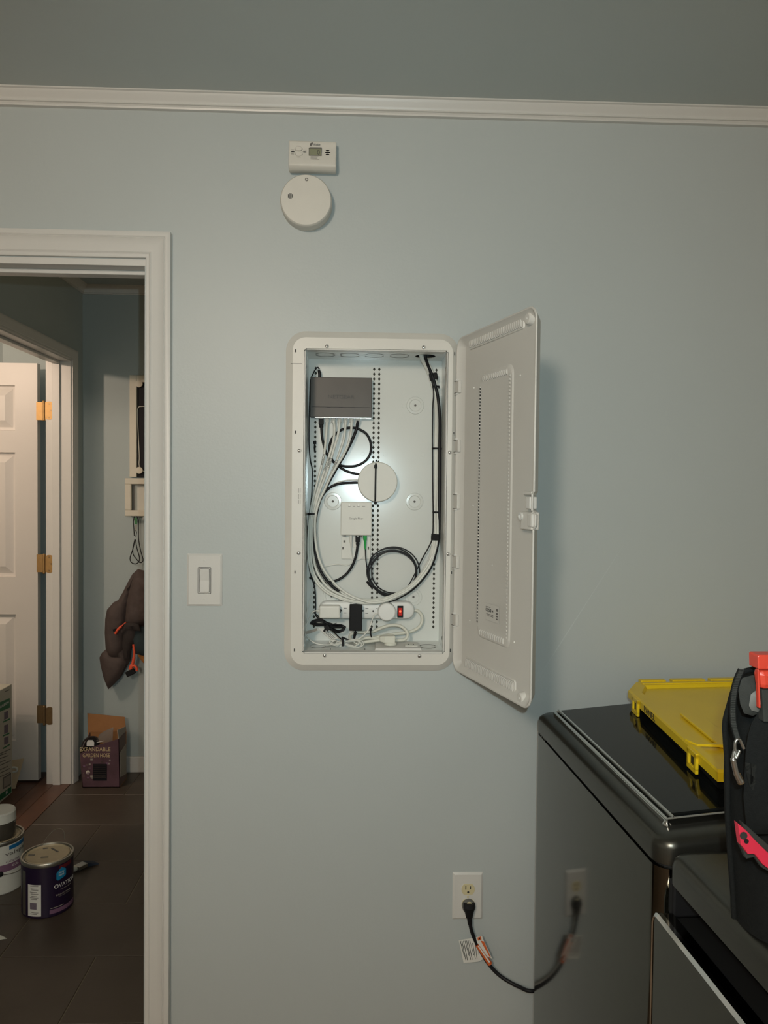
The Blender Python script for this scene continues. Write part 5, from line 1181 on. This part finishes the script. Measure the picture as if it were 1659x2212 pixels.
puff(o, BF-.001, .006, .004, .010, .02).build('inner_lining', 'bag_grey', bg, smooth=60)
o = [(P(a, b_, BF)[0], P(a, b_, BF)[2]) for a, b_ in ((1610, 1520), (1614, 1496), (1624, 1488), (1642, 1490), (1644, 1528), (1628, 1534), (1615, 1530))]
puff(o, BF-.008, .008, .003, .008, .012).build('grey_pad', 'tool_grey', bg, smooth=60)
o = [(P(a, b_, BF)[0], P(a, b_, BF)[2]) for a, b_ in ((1600, 1640), (1624, 1645), (1625, 1675), (1617, 1700), (1609, 1690), (1602, 1660))]
puff(o, BF-.010, .006, .003, .010, .012).build('loop_tab', 'bag_grey', bg, smooth=60)
# carabiner clip hanging from the bag: its own thing
cb = thing('carabiner', 'steel spring clip hanging from the zip of the tool bag', 'clip', bp(1593, 1690, .02))
MB().tube(smoothpath([bp(*q, .022) for q in ((1588, 1622), (1588, 1606), (1592, 1598), (1598, 1598), (1603, 1608), (1607, 1617))], 6), .0017, 8).build('ring', 'steel', cb, smooth=50)
MB().tube(smoothpath([bp(*q, .020) for q in ((1589, 1618), (1586, 1626), (1584, 1640), (1587, 1655), (1590, 1668), (1595, 1680), (1601, 1690))], 6), [.0020]*12+[.0032]*25, 8).build('hook', 'steel', cb, smooth=50)
MB().tube(smoothpath([bp(*q, .021) for q in ((1598, 1621), (1594, 1630), (1590, 1638))], 4), .0019, 8).build('gate', 'steel', cb, smooth=50)
for k in range(5): MB().lathe(bp(1592+2.0*k, 1672+4.2*k, .018), (0.4, 0, -1), [(.0038, 0), (.0038, .0016)], 10).build('collar', 'brass_worn', cb)
# red handled tool in the bag
rt = thing('red_handled_tool', 'red plastic handled tool sticking up out of the tool bag', 'tool', bp(1655, 1530, .02))
hq = [(1637, 1418), (1640, 1415), (1700, 1415), (1700, 1446), (1638, 1446)]
MB().prism([bp(a, b_, .030) for a, b_ in hq], (0, .020, 0)).build('grip', 'tool_red', rt, bevel=.004)
MB().prism([bp(a, b_, .028) for a, b_ in ((1638.5, 1448), (1700, 1448), (1700, 1491), (1644, 1491))], (0, .016, 0)).build('handle', 'tool_red', rt, bevel=.006)
MB().prism([bp(a, b_, .026) for a, b_ in ((1637, 1446), (1640.5, 1446), (1644, 1530), (1639.5, 1530))], (0, .006, 0)).build('shaft', 'tool_red', rt, bevel=.001)
MB().prism([bp(a, b_, .018) for a, b_ in ((1646, 1489), (1700, 1489), (1700, 1560), (1650, 1560))], (0, .012, 0)).build('blade', 'bag_grey', rt, bevel=.001)
# red folding knife clipped to the front of the bag
kn = thing('utility_knife', 'red and black folding utility knife tucked in the front of the tool bag', 'knife', bp(1640, 1840, .03))
body = [(1594.5, 1779), (1611, 1793), (1619, 1801), (1631, 1815), (1680, 1862), (1680, 1892), (1648, 1868), (1632, 1847), (1625, 1845), (1616, 1846), (1608, 1834), (1601, 1826), (1598, 1806)]
MB().prism([bp(a, b_, .030) for a, b_ in body], (0, .010, 0)).build('scale', 'knife_red', kn, bevel=.001)
back_ = [(1603, 1776), (1616, 1786), (1640, 1808), (1690, 1852), (1690, 1900), (1645, 1874), (1630, 1852), (1612, 1856), (1604, 1836), (1598, 1824), (1612, 1806)]
MB().prism([bp(a, b_, .022) for a, b_ in back_], (0, .008, 0)).build('frame', 'bag_grey', kn, bevel=.001)
q = bp(1612, 1817, .0305); MB().lathe(q, (0, -1, 0), [(.0026, 0), (.0026, .0008)], 12).build('pivot', 'gap_black', kn)
q = bp(1606, 1805, .0305); MB().lathe(q, (0, -1, 0), [(.0042, 0), (.0042, .0008), (.003, .0008)], 14, True, False).build('thumb_ring', 'bag_grey', kn)

# ------------------------------------------------------------------ things in the hall
YB_ = HY
def hq_(px, py, y): return P(px, py, y)
mx0 = P(279.5, 900, HY-.02)[0]; mz1 = P(290, 810, HY-.02)[2]; mz0 = P(290, 1031, HY-.02)[2]; mx1 = mx0+.40
mb = thing('memo_board', 'black memo board in a cream frame hanging on the hall wall', 'memo board', ((mx0+mx1)/2, HY, mz0))
t = .036
fr_ = MB().box(mx0, mx0+t, HY-.020, HY, mz0, mz1).box(mx1-t, mx1, HY-.02, HY, mz0, mz1).box(mx0+t, mx1-t, HY-.02, HY, mz1-t, mz1)
fr_.build('frame', 'frame_cream', mb, bevel=.003)
MB().box(mx0+t-.002, mx1-t+.002, HY-.008, HY, mz0, mz1-t+.002).build('panel', 'memo_black', mb)
for px, py in ((300, 829), (300.5, 1016)):
    q = P(px, py, HY-.02); MB().lathe((q[0], HY-.008, q[2]), (0, -1, 0), [(.017, 0), (.0185, .008), (.017, .013), (.008, .014)], 28).build('white_knob', 'frame_cream', mb, smooth=30)
MB().tube(smoothpath([P(*q, HY-.011) for q in ((330, 876), (306, 878), (299.5, 880), (297, 892), (299, 940), (301, 985), (301, 1006), (310, 1018), (330, 1020))], 5), .0022, 6).build('cord', 'paper_white', mb, smooth=50)
kx0 = P(270, 1070, HY-.06)[0]; kz1 = P(280, 1033, HY-.06)[2]; kz0 = P(280, 1115, HY-.06)[2]; kx1 = kx0+.38
kb = thing('key_rack', 'cream wooden letter rack with key hooks under the memo board', 'key rack', ((kx0+kx1)/2, HY, kz0))
t = .030
b = MB().box(kx0, kx1, HY-.062, HY-.04, kz1-t, kz1).box(kx0, kx1, HY-.062, HY-.04, kz0, kz0+t).box(kx0, kx0+t, HY-.062, HY-.04, kz0+t, kz1-t).box(kx1-t, kx1, HY-.062, HY-.04, kz0+t, kz1-t)
b.build('frame', 'frame_cream', kb, bevel=.003)
MB().box(kx0+.004, kx1-.004, HY-.04, HY, kz0+.004, kz0+.012).box(kx0+.004, kx0+.012, HY-.04, HY, kz0+.004, kz1-.01).box(kx1-.012, kx1-.004, HY-.04, HY, kz0+.004, kz1-.01).build('box', 'frame_cream', kb)
MB().box(kx0+t+.012, kx1-t-.01, HY-.030, HY-.026, kz0+.012, kz1-t-.006).build('letter', 'paper_white', kb)
MB().box(kx0+.012, kx1-.012, HY-.006, HY, kz0+.012, kz1-.002).build('back_board', 'carton_grey', kb)
for px in (291.5, 318, 345):
    q = P(px, 1114, HY-.05); MB().tube(smoothpath([(q[0], HY-.05, kz0+.002), (q[0], HY-.05, kz0-.016), (q[0], HY-.062, kz0-.020), (q[0], HY-.066, kz0-.010)], 4), .0018, 6).build('hook', 'steel', kb)
ly = thing('lanyard', 'thin black lanyard with a small green tag hanging from the key rack', 'lanyard', P(291, 1218, HY-.055))
MB().tube(smoothpath([P(*q, HY-.058) for q in ((290, 1157), (289, 1140), (288, 1125), (290.5, 1116), (294.5, 1114), (298.5, 1122), (299, 1140), (299.5, 1165), (304, 1190), (309, 1208), (307, 1214), (302, 1215), (295, 1208), (288, 1198), (287, 1186), (291, 1166))], 6), .0024, 6).build('cord', 'cable_black', ly, smooth=50)
MB().tube(smoothpath([P(*q, HY-.061) for q in ((292, 1164), (287, 1186), (281, 1205), (284, 1215), (293, 1218), (300, 1213), (301, 1203), (296, 1185), (292.5, 1166))], 6), .0024, 6).build('loop', 'cable_black', ly, smooth=50)
MB().tube(smoothpath([P(*q, HY-.060) for q in ((291, 1150), (290, 1155), (293, 1158), (295, 1150), (293, 1146))], 4), .0018, 6).build('knot', 'cable_black', ly)
MB().prism([P(290.5, 1118, HY-.060), P(296, 1119, HY-.060), P(296, 1133, HY-.060), P(290.5, 1132, HY-.060)], (0, .002, 0)).build('tag', 'lanyard_green', ly)
MB().prism([P(291.5, 1134, HY-.060), P(296.5, 1134, HY-.060), P(295, 1148, HY-.060), P(292, 1147, HY-.060)], (0, .002, 0)).build('clasp', 'can_steel', ly)
ky = thing('key_bunch', 'small bunch of keys on the hook right of the lanyard', 'keys', P(314, 1125, HY-.05))
for i, (dx, dz, an) in enumerate(((0, 0, .2), (.006, -.004, -.3), (-.006, -.006, .6))):
    q = P(314, 1118, HY-.062+.004*i)+np.array([dx, 0, dz])
    MB().lathe(q, (0, -1, 0), [(.010, 0), (.010, .002)], 16).obox(q+np.array([math.sin(an)*.016, -.001, -math.cos(an)*.016]), (.0035*math.cos(an), 0, .0035*math.sin(an)), (0, .001, 0), (math.sin(an)*.016, 0, -math.cos(an)*.016)).build('key', 'steel', ky)
# jacket
JY = HY-.03
jw = lambda L: [(P(a, b_, JY)[0], P(a, b_, JY)[2]) for a, b_ in L]
jk = thing('jacket', 'brown hooded jacket with orange zip pulls hanging on the hall wall', 'jacket', P(270, 1485, JY))
def jp(nm, L, y, th, m='jacket', wr=.006, seed=1, dm_=.05): return puff(jw(L), y, th, .006, .018, dm_, wr, seed).build(nm, m, jk, smooth=70)
jp('back_panel', [(286, 1240), (298, 1229), (318, 1234), (345, 1245), (350, 1400), (330, 1400), (300, 1380), (285, 1400), (283, 1425), (262, 1462), (238, 1486), (228, 1462), (221, 1432), (219, 1418), (224, 1408), (233, 1398), (231, 1365), (232, 1335), (236, 1315), (250, 1299), (259, 1295), (266, 1278), (276, 1258)], JY, .045, seed=2)
jp('front_panel', [(279, 1262), (296, 1240), (300, 1250), (290, 1275), (284, 1300), (278, 1330), (274, 1360), (272, 1400), (262, 1418), (240, 1416), (233, 1398), (231, 1365), (232, 1335), (236, 1315), (250, 1299), (260, 1294)], JY-.035, .035, seed=3, wr=.004)
jp('sleeve', [(302, 1234), (318, 1234), (345, 1245), (350, 1335), (318, 1345), (300, 1350), (284, 1345), (278, 1342), (281, 1300), (286, 1275), (292, 1255), (298, 1240)], JY-.060, .050, seed=5, wr=.005, dm_=.06)
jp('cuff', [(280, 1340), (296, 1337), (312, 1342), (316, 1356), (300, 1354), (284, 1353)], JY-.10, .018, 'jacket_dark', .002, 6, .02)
jp('hem_corner', [(233, 1400), (248, 1412), (270, 1412), (277, 1430), (262, 1462), (238, 1486), (228, 1462), (221, 1432), (219, 1418), (224, 1408)], JY-.030, .030, seed=8, wr=.003)
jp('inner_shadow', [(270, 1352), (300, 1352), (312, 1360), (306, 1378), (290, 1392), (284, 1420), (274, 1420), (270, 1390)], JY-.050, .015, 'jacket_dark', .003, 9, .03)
MB().tube(smoothpath([P(*q, JY-.082) for q in ((278, 1339), (270, 1346), (262, 1353), (254, 1361), (249, 1369))], 5), [.003]*10+[.0065]*11, 8).build('zip_pull', 'zip_orange', jk, smooth=50)
MB().obox(P(248, 1361, JY-.080), (.008, 0, .003), (0, .005, 0), (-.002, 0, .006)).build('zip_toggle', 'plastic_black', jk, bevel=.001)
MB().tube(smoothpath([P(*q, JY-.072) for q in ((288, 1392), (290, 1410), (288, 1428), (284, 1440), (282, 1446))], 5), [.006]*8+[.008]*6+[.011]*7, 8).build('lining_flap', 'zip_orange', jk, smooth=50)
MB().tube(smoothpath([P(*q, JY-.074) for q in ((283, 1440), (290, 1438), (295, 1443), (296, 1449))], 5), .007, 8).build('lining_curl', 'zip_orange', jk, smooth=50)
MB().obox(P(282, 1453, JY-.078), (.020, 0, .010), (0, .010, 0), (-.006, 0, .012)).build('dark_toggle', 'plastic_black', jk, bevel=.003)
sc_ = thing('patterned_cloth', 'dark green cloth with a patterned orange hem hanging behind the jacket', 'cloth', P(312, 1435, JY))
puff(jw([(296, 1376), (304, 1350), (345, 1345), (345, 1412), (315, 1410), (300, 1406)]), JY-.066, .02, .004, .02, .03).build('green_part', 'cloth_green', sc_, smooth=60)
puff(jw([(302, 1411), (314, 1405), (345, 1405), (345, 1440), (326, 1438), (312, 1426)]), JY-.040, .014, .004, .015, .02).build('patterned_hem', 'cloth_orange', sc_, smooth=60)

# carton with the garden hose
c00 = FL(178, 1684); c10 = FL(259, 1693); c11 = FL(273, 1676)
cx0, cx1 = c00[0], c10[0]; cy0 = (c00[1]+c10[1])/2
cy0 = 1.815; cx0 = P(178, 1690, cy0)[0]; cx1 = P(259, 1693, cy0)[0]; cy1 = 1.925; cx1b = P(273, 1678, cy1)[0]
hb = thing('hose_carton', 'purple open carton lettered for a garden hose on the hall floor', 'carton', ((cx0+cx1)/2, (cy0+cy1)/2, 0))
hzF = P(250, 1596, cy0)[2]; hzB = P(262, 1580, cy1)[2]
cx0b = cx0+(cx1b-cx1)
def panel4(nm, pts4, m, th=.003, inward=(0, 1, 0)):
    return MB().prism(pts4, tuple(np.array(inward)*th)).build(nm, m, hb)
xlm = P(172, 1610, cy0)[0]
panel4('front_wall', [(cx0, cy0, .001), (cx1, cy0, .001), (cx1-.004, cy0, hzF), (P(205, 1612, cy0)[0], cy0, P(205, 1612, cy0)[2]), (xlm+.004, cy0, P(172, 1628, cy0)[2])], 'carton_purple')
panel4('side_wall', [(cx1, cy0, .001), (cx1b, cy1, .001), (cx1b-.002, cy1, hzB), (cx1-.004, cy0, hzF)], 'carton_purple_side', inward=(-1, 0, 0))
panel4('side_label', [(cx1+.001, cy0+.004, .05), (cx1b+.0012, cy1-.006, .03), (cx1b-.0005, cy1-.006, hzB-.06), (cx1-.0015, cy0+.004, hzF-.07)], 'carton_grey', .0015, inward=(1, 0, 0))
panel4('side_flap', [(cx1-.004, cy0, hzF-.012), (cx1b-.002, cy1, hzB-.022), (cx1b-.004, cy1, hzB+.025), (cx1-.012, cy0+.004, hzF+.042)], 'carton_grey', inward=(-1, 0, 0))
panel4('back_wall', [(cx0b, cy1, .001), (cx1b, cy1, .001), (cx1b, cy1, hzB), (cx0b, cy1, hzB)], 'carton_brown', inward=(0, -1, 0))
panel4('back_flap', [(P(190, 1590, cy1)[0], cy1, hzB-.02), (cx1b, cy1, hzB-.01), (P(269, 1549, cy1+.02)[0], cy1+.02, P(269, 1549, cy1+.02)[2]), (P(188.5, 1541, cy1+.02)[0], cy1+.02, P(188.5, 1541, cy1+.02)[2])], 'carton_brown', inward=(0, .9, .1))
panel4('left_wall', [(cx0, cy0, .001), (cx0b, cy1, .001), (cx0b, cy1, hzB), (xlm, cy0, P(172, 1625, cy0)[2])], 'carton_purple_side', inward=(1, 0, 0))
panel4('bottom', [(cx0, cy0, .001), (cx1, cy0, .001), (cx1b, cy1, .001), (cx0b, cy1, .001)], 'carton_brown', inward=(0, 0, 1))
def ctext(s, px, py, px0, px1, hgt): text(hb, s, 'print_gold', P(px, py, cy0-.0006), XR, ZU, width=P(px1, py, cy0)[0]-P(px0, py, cy0)[0], height=hgt, depth=.0004)
ctext('EXPANDABLE', 205.5, 1618.5, 172, 238, .019); ctext('GARDEN HOSE', 208, 1631.5, 178.5, 237, .019)
x0, x1, z0, z1 = wallrect(201, 1650, 231, 1686, cy0)
MB().box(x0, x1, cy0-.0015, cy0-.0003, max(z0, .004), z1).build('hose_picture', 'memo_black', hb)
for k in range(7): MB().box(x0+.003, x1-.003, cy0-.0045, cy0-.0012, z1-.008-.010*k, z1-.003-.010*k).build('hose_coil', 'jacket_dark', hb, bevel=.002)
rg = random.Random(3)
for k in range(22):
    px, py = rg.uniform(178, 246), rg.uniform(1640, 1660) if k < 15 else rg.uniform(1662, 1684)
    if k >= 15: px = rg.uniform(178, 200)
    q = P(px, py, cy0); s_ = rg.uniform(.004, .008)
    MB().box(q[0]-s_, q[0]+s_*.6, cy0-.0006-.00005*k, cy0, q[2]-s_*.6, q[2]+s_*.6).build('mosaic_patch', ('carton_grey', 'carton_purple_side', 'jacket', 'can_purple')[k % 4], hb)
q = P(190, 1668, cy0); MB().lathe((q[0], cy0-.0003, q[2]), (0, -1, 0), [(.0095, 0), (.0095, .0008), (.006, .0008)], 20).build('seal', 'frame_cream', hb)
noz = thing('hose_fitting', 'black hose fitting with a white card, in the open carton', 'hose', P(200, 1610, cy0+.04))
MB().lathe(P(200, 1606, cy0+.05), (.2, -.5, .6), [(.030, -.05), (.034, 0), (.028, .012), (.018, .014)], 24).build('coupling', 'plastic_black', noz, smooth=40)
MB().prism([P(187, 1612, cy0-.003), P(203, 1612, cy0-.003), P(203.5, 1604, cy0-.003), P(200, 1599, cy0-.003), P(190, 1599, cy0-.003), P(187, 1604, cy0-.003)], (0, .002, 0)).build('card', 'print_white', noz, bevel=.0005)
MB().tube(smoothpath([P(*q, cy0+.02) for q in ((176, 1612), (182, 1600), (192, 1593), (206, 1592), (214, 1600))], 5), .004, 8).build('hose', 'jacket_dark', noz, smooth=50)
MB().tube([P(209, 1604, cy0-.002), P(224, 1600.5, cy0-.002)], .0014, 6).build('wire_tie', 'print_white', noz)
puff([(P(a, b_, cy0+.02)[0], P(a, b_, cy0+.02)[2]) for a, b_ in ((208, 1600), (215, 1586), (228, 1578), (245, 1571), (243, 1600), (225, 1606))], cy0+.02, .006, .003, .010, .02, .002, 3).build('film', 'clear_plastic', noz, smooth=60)

# green and white carton, left edge
gx = -1.640; gy1 = 1.757; gz1 = P(25, 1477, gy1)[2]
gb = thing('product_carton', 'tall white carton with green bands standing beyond the hall door at the left edge', 'carton', (gx-.17, gy1-.22, 0))
MB().box(gx-.34, gx, gy1-.44, gy1, .0, gz1).build('box', 'carton_white', gb, bevel=.003)
def GP(px, py): return PX(px, py, gx)
def gquad(nm, pts4, m, th=.0008): return MB().prism([GP(*q) for q in pts4], (th, 0, 0)).build(nm, m, gb)
gquad('green_band', [(-8, 1520.5), (20.5, 1508), (21, 1528.5), (-8, 1541)], 'print_green')
gquad('green_base', [(-8, 1722), (24, 1699), (24.5, 1711), (-8, 1735)], 'print_green')
for a_ in ((9, 1539, 17, 1535, 17, 1551, 9, 1555), (9, 1567, 17, 1564, 17, 1582, 9, 1586), (9, 1594, 18, 1590, 18, 1605, 9, 1609)):
    gquad('picture', [(a_[0], a_[1]), (a_[2], a_[3]), (a_[4], a_[5]), (a_[6], a_[7])], 'barcode')
for a_ in ((6, 1560, 21, 1553), (6, 1590, 20, 1584), (6, 1617, 21, 1608)):
    gquad('green_rule', [(a_[0], a_[1]-1.5), (a_[2], a_[3]-1.5), (a_[2], a_[3]+1.5), (a_[0], a_[1]+1.5)], 'print_green')
def gline(x0_, y0_, x1_, y1_, h=.9): gquad('print_line', [(x0_, y0_-h), (x1_, y1_-h), (x1_, y1_+h), (x0_, y1_+h if False else y0_+h)], 'print_grey')
for q in ((-4, 1633, 13, 1627), (-4, 1640, 18, 1632), (-4, 1648, 12, 1642), (-4, 1665, 17, 1655), (-4, 1672, 21, 1660), (-4, 1680, 22, 1668), (-4, 1630, 22.5, 1618), (-4, 1655, 23, 1643), (10, 1494, 20, 1490)): gline(*q)
gquad('panel_frame', [(6, 1680, ), (23.5, 1669), (23.5, 1695), (6, 1705)], 'print_grey'); gquad('panel_fill', [(8, 1682), (22.3, 1673), (22.3, 1692.5), (8, 1701)], 'carton_grey', .0012)
text(gb, 'R', 'print_white', GP(14.5, 1711)+np.array([.0009, 0, 0]), (0, 1, 0), ZU, width=.02, height=.015)
text(gb, 'GREEN', 'print_white', GP(9, 1522)+np.array([.0009, 0, 0]), (0, 1, 0), ZU, width=.09, height=.012)
fb = thing('folded_card', 'beige card leaning on the foot of the open white door', 'card', P(38, 1680, 1.86))
MB().loft([[(P(26, 1690, 1.80)[0], 1.80, .001), (P(33, 1690, 1.80)[0], 1.80, .001), (P(52, 1638, 1.882)[0], 1.882, P(52, 1638, 1.882)[2]), (P(24, 1642, 1.882)[0], 1.882, P(24, 1642, 1.882)[2])], [(P(26, 1690, 1.797)[0], 1.797, .003), (P(33, 1690, 1.797)[0], 1.797, .003), (P(52, 1638, 1.879)[0], 1.879, P(52, 1638, 1.879)[2]), (P(24, 1642, 1.879)[0], 1.879, P(24, 1642, 1.879)[2])]]).build('sheet', 'carton_tan', fb)
MB().tube(smoothpath([P(*q, 1.82) for q in ((26, 1658), (33, 1658), (37, 1661), (36, 1666), (28, 1668))], 4), .005, 8).build('white_clip', 'paper_white', fb, smooth=50)

# ------------------------------------------------------------------ paint cans
def can(name, label, cx, cy, r, h, m, stripe=None):
    t_ = thing(name, label, 'paint can', (cx, cy, 0))
    MB().lathe((cx, cy, 0.0), ZU, [(r*.97, 0), (r, .004), (r, h-.014), (r*.9, h-.014)], 56).build('body', m, t_, smooth=30)
    MB().lathe((cx, cy, 0.0), ZU, [(r*1.0, h-.014), (r*1.025, h-.010), (r*1.03, h-.003), (r*1.01, h), (r*.95, h), (r*.93, h-.006), (r*.88, h-.007), (r*.86, h-.002)], 56, False, False).build('rim', 'can_steel', t_, smooth=40)
    MB().lathe((cx, cy, 0.0), ZU, [(r*.87, h-.003), (r*.85, h-.001), (r*.82, h-.006), (r*.78, h-.007), (0.001, h-.007)], 48, False, True).build('lid', 'can_lid', t_, smooth=30)
    return t_
b0 = FL(103, 1957); cr = .0845; chh = .188
n1 = can('paint_can', 'dark navy paint can with a white side label, nearest on the hall floor', b0[0], b0[1], cr, chh, 'can_navy')
cxc, cyc = b0[0], b0[1]
vdir = math.atan2(CAM[1]-cyc, CAM[0]-cxc)       # direction from the can towards the camera
def band(t_, nm, a0, a1, z0_, z1_, m, cx, cy, r, off=.0006, n=10, tiltz=0):
    rg = []
    for k in range(n+1):
        an = vdir+R(a0+(a1-a0)*k/n)
        rg.append([(cx+(r+off)*math.cos(an), cy+(r+off)*math.sin(an), z) for z in (z0_, z1_)]+[(cx+(r-.001)*math.cos(an), cy+(r-.001)*math.sin(an), z) for z in (z1_, z0_)])
    return MB().loft(rg).build(nm, m, t_, smooth=40)
# angles measured from the viewing direction, positive to the right of the can as seen
band(n1, 'side_label', -46, -14, .010, .118, 'tag_white', cxc, cyc, cr)
band(n1, 'seam_strip', -66, -54, .008, .158, 'can_steel', cxc, cyc, cr)
band(n1, 'barcode_patch', -40, -24, .034, .056, 'barcode', cxc, cyc, cr, .0012)
for k, z in enumerate((.113, .104, .100, .092, .086, .078, .073, .068, .022, .017)):
    band(n1, 'print_line', -40+(k % 3)*2, -20-(k % 2)*3, z, z+.0016, 'print_grey', cxc, cyc, cr, .0012, 4)
band(n1, 'red_band', 26, 62, .158, .170, 'can_red', cxc, cyc, cr); 
band(n1, 'purple_foot', 4, 74, .012, .026, 'can_purple', cxc, cyc, cr); band(n1, 'print_line', 6, 36, .0305, .0322, 'carton_grey', cxc, cyc, cr, .0008)
# blue house badge
hs = MB(); rgs = []
for k in range(13):
    a_ = 19+24*k/12
    zlo = np.interp(a_, [19, 22, 40, 43], [.126, .121, .127, .130]); zhi = np.interp(a_, [19, 31, 43], [.147, .164, .152])
    rgs.append([(cxc+(cr+o_)*math.cos(vdir+R(a_)), cyc+(cr+o_)*math.sin(vdir+R(a_)), z) for o_, z in ((.0006, zlo), (.0006, zhi), (-.001, zhi), (-.001, zlo))])
hs.loft(rgs).build('house_badge', 'hgtv_blue', n1)
def ontext(t_, s, a0, a1, z, hgt, m, cx, cy, r, name='lettering'):
    am = (a0+a1)/2; L = R(a1-a0)*r
    def bend(x, y, zz):
        an = vdir+R(am)+x/r; rr_ = r+.0012+zz
        return np.array([cx+rr_*math.cos(an), cy+rr_*math.sin(an), z+y])
    return text(t_, s, m, (0, 0, 0), XR, ZU, width=L, height=hgt, bend=bend, depth=.0004, name=name)
ontext(n1, 'HGTV', 24, 37, .147, .006, 'print_white', cxc, cyc, cr+.0006); ontext(n1, 'HOME', 24, 37, .138, .006, 'print_white', cxc, cyc, cr+.0006)
ontext(n1, 'OVATION', 14, 72, .103, .0135, 'print_white', cxc, cyc, cr)
ontext(n1, 'interior paint', 28, 60, .088, .004, 'carton_grey', cxc, cyc, cr)
ontext(n1, 'BEAUTIFUL', 18, 58, .072, .005, 'carton_grey', cxc, cyc, cr); band(n1, 'print_line', 24, 56, .064, .0655, 'print_grey', cxc, cyc, cr, .0008)
# wire bail and lid marks
MB().tube(smoothpath([P(92, 1826, cyc), P(101, 1810, cyc+.06), P(115, 1795, cyc+.085), P(130, 1790, cyc+.10), P(138, 1797, cyc+.10), P(139, 1812, cyc+.09)], 6), .0012, 6).build('bail', 'can_steel', n1, smooth=50)
for px, py, L, an in ((118, 1836, .022, -.7), (98, 1833, .008, .3), (68, 1847, .011, 0), (96, 1852, .012, .1)):
    q = FL(px, py, chh-.006); MB().obox(q+np.array([0, 0, .0006]), (L*math.cos(an), L*math.sin(an), 0), (-.003*math.sin(an), .003*math.cos(an), 0), (0, 0, .0006)).build('lid_mark', 'print_grey', n1)
b1 = FL(-3, 1912); c2r = .085; c2h = .190
n2 = can('paint_can', 'white paint can with a purple band, behind the navy can at the left edge', b1[0], b1[1], c2r, c2h, 'can_white')
cx2, cy2 = b1[0], b1[1]; vdir = math.atan2(CAM[1]-cy2, CAM[0]-cx2)
band(n2, 'purple_band', -60, 68, .082, .108, 'can_purple', cx2, cy2, c2r); band(n2, 'blue_tab', 24, 76, .158, .172, 'can_blue', cx2, cy2, c2r)
ontext(n2, 'valspar', 14, 80, .143, .018, 'print_grey', cx2, cy2, c2r); ontext(n2, 'COLOR', 16, 52, .116, .007, 'can_purple', cx2, cy2, c2r); ontext(n2, 'CL', 30, 50, .098, .007, 'print_white', cx2, cy2, c2r)
q_ = (cx2+c2r*math.cos(vdir+R(4)), cy2+c2r*math.sin(vdir+R(4)))
MB().lathe((q_[0], q_[1], .078), (math.cos(vdir), math.sin(vdir), 0), [(.010, -.002), (.009, .004), (.004, .006)], 16).build('bail_ear', 'plastic_black', n2, smooth=40)
rgp = [np.array([cx2+(c2r+.003)*math.cos(vdir+R(a)), cy2+(c2r+.003)*math.sin(vdir+R(a)), .078-.010*math.sin(R(a*2))]) for a in range(4, 92, 8)]
MB().tube(smoothpath(rgp, 3), .0013, 6).build('bail', 'can_steel', n2, smooth=50)
jr = thing('glass_jar', 'squat glass jar with a white screw cap standing on the white paint can', 'jar', (cx2+.005, cy2-.005, c2h))
MB().lathe((cx2+.005, cy2-.005, c2h-.006), ZU, [(.050, .0005), (.055, .004), (.056, .052), (.053, .060), (.050, .064)], 40).build('glass', 'jar_glass', jr, smooth=40)
MB().lathe((cx2+.005, cy2-.005, c2h-.006), ZU, [(.054, .061), (.0575, .063), (.0565, .067), (.0565, .094), (.053, .099), (.02, .1)], 48).build('cap', 'can_white', jr, smooth=30)
# brush behind the navy can
pb_ = thing('paint_brush', 'paint brush with pale handle and dark bristles on the hall floor', 'brush', FL(175, 1875))
hA, hB_, hC, hD = FL(140, 1882, .012), FL(166, 1875, .012), FL(184, 1866, .012), FL(206, 1862, .008)
MB().tube([hA, (hA+hB_)/2, hB_], [.012, .014, .010], 10).build('handle', 'frame_cream', pb_, smooth=50)
d = (hC-hB_); d /= np.linalg.norm(d); sd = np.cross(d, (0, 0, 1)); sd /= np.linalg.norm(sd)
MB().obox((hB_+hC)/2, d*np.linalg.norm(hC-hB_)/2, sd*.016, (0, 0, .007)).build('ferrule', 'steel', pb_, bevel=.002)
MB().loft([[hC+sd*.015+np.array([0, 0, .006]), hC-sd*.015+np.array([0, 0, .006]), hC-sd*.015-np.array([0, 0, .008]), hC+sd*.015-np.array([0, 0, .008])], [hD+sd*.018+np.array([0, 0, .001]), hD-sd*.018+np.array([0, 0, .001]), hD-sd*.018-np.array([0, 0, .006]), hD+sd*.018-np.array([0, 0, .006])]]).build('bristles', 'brush_blue', pb_)
sp = [FL(-12, 2018), FL(4, 2022), FL(15, 2028), FL(3, 2030), FL(-12, 2032)]
tag(MB().prism([p+np.array([0, 0, .0006]) for p in sp], (0, 0, .0006)).build('paper_scrap', 'paper_white'), 'small white paper scrap on the tiles at the left edge', 'paper')

for o in bpy.data.objects:
    if '_o' in o: del o['_o']
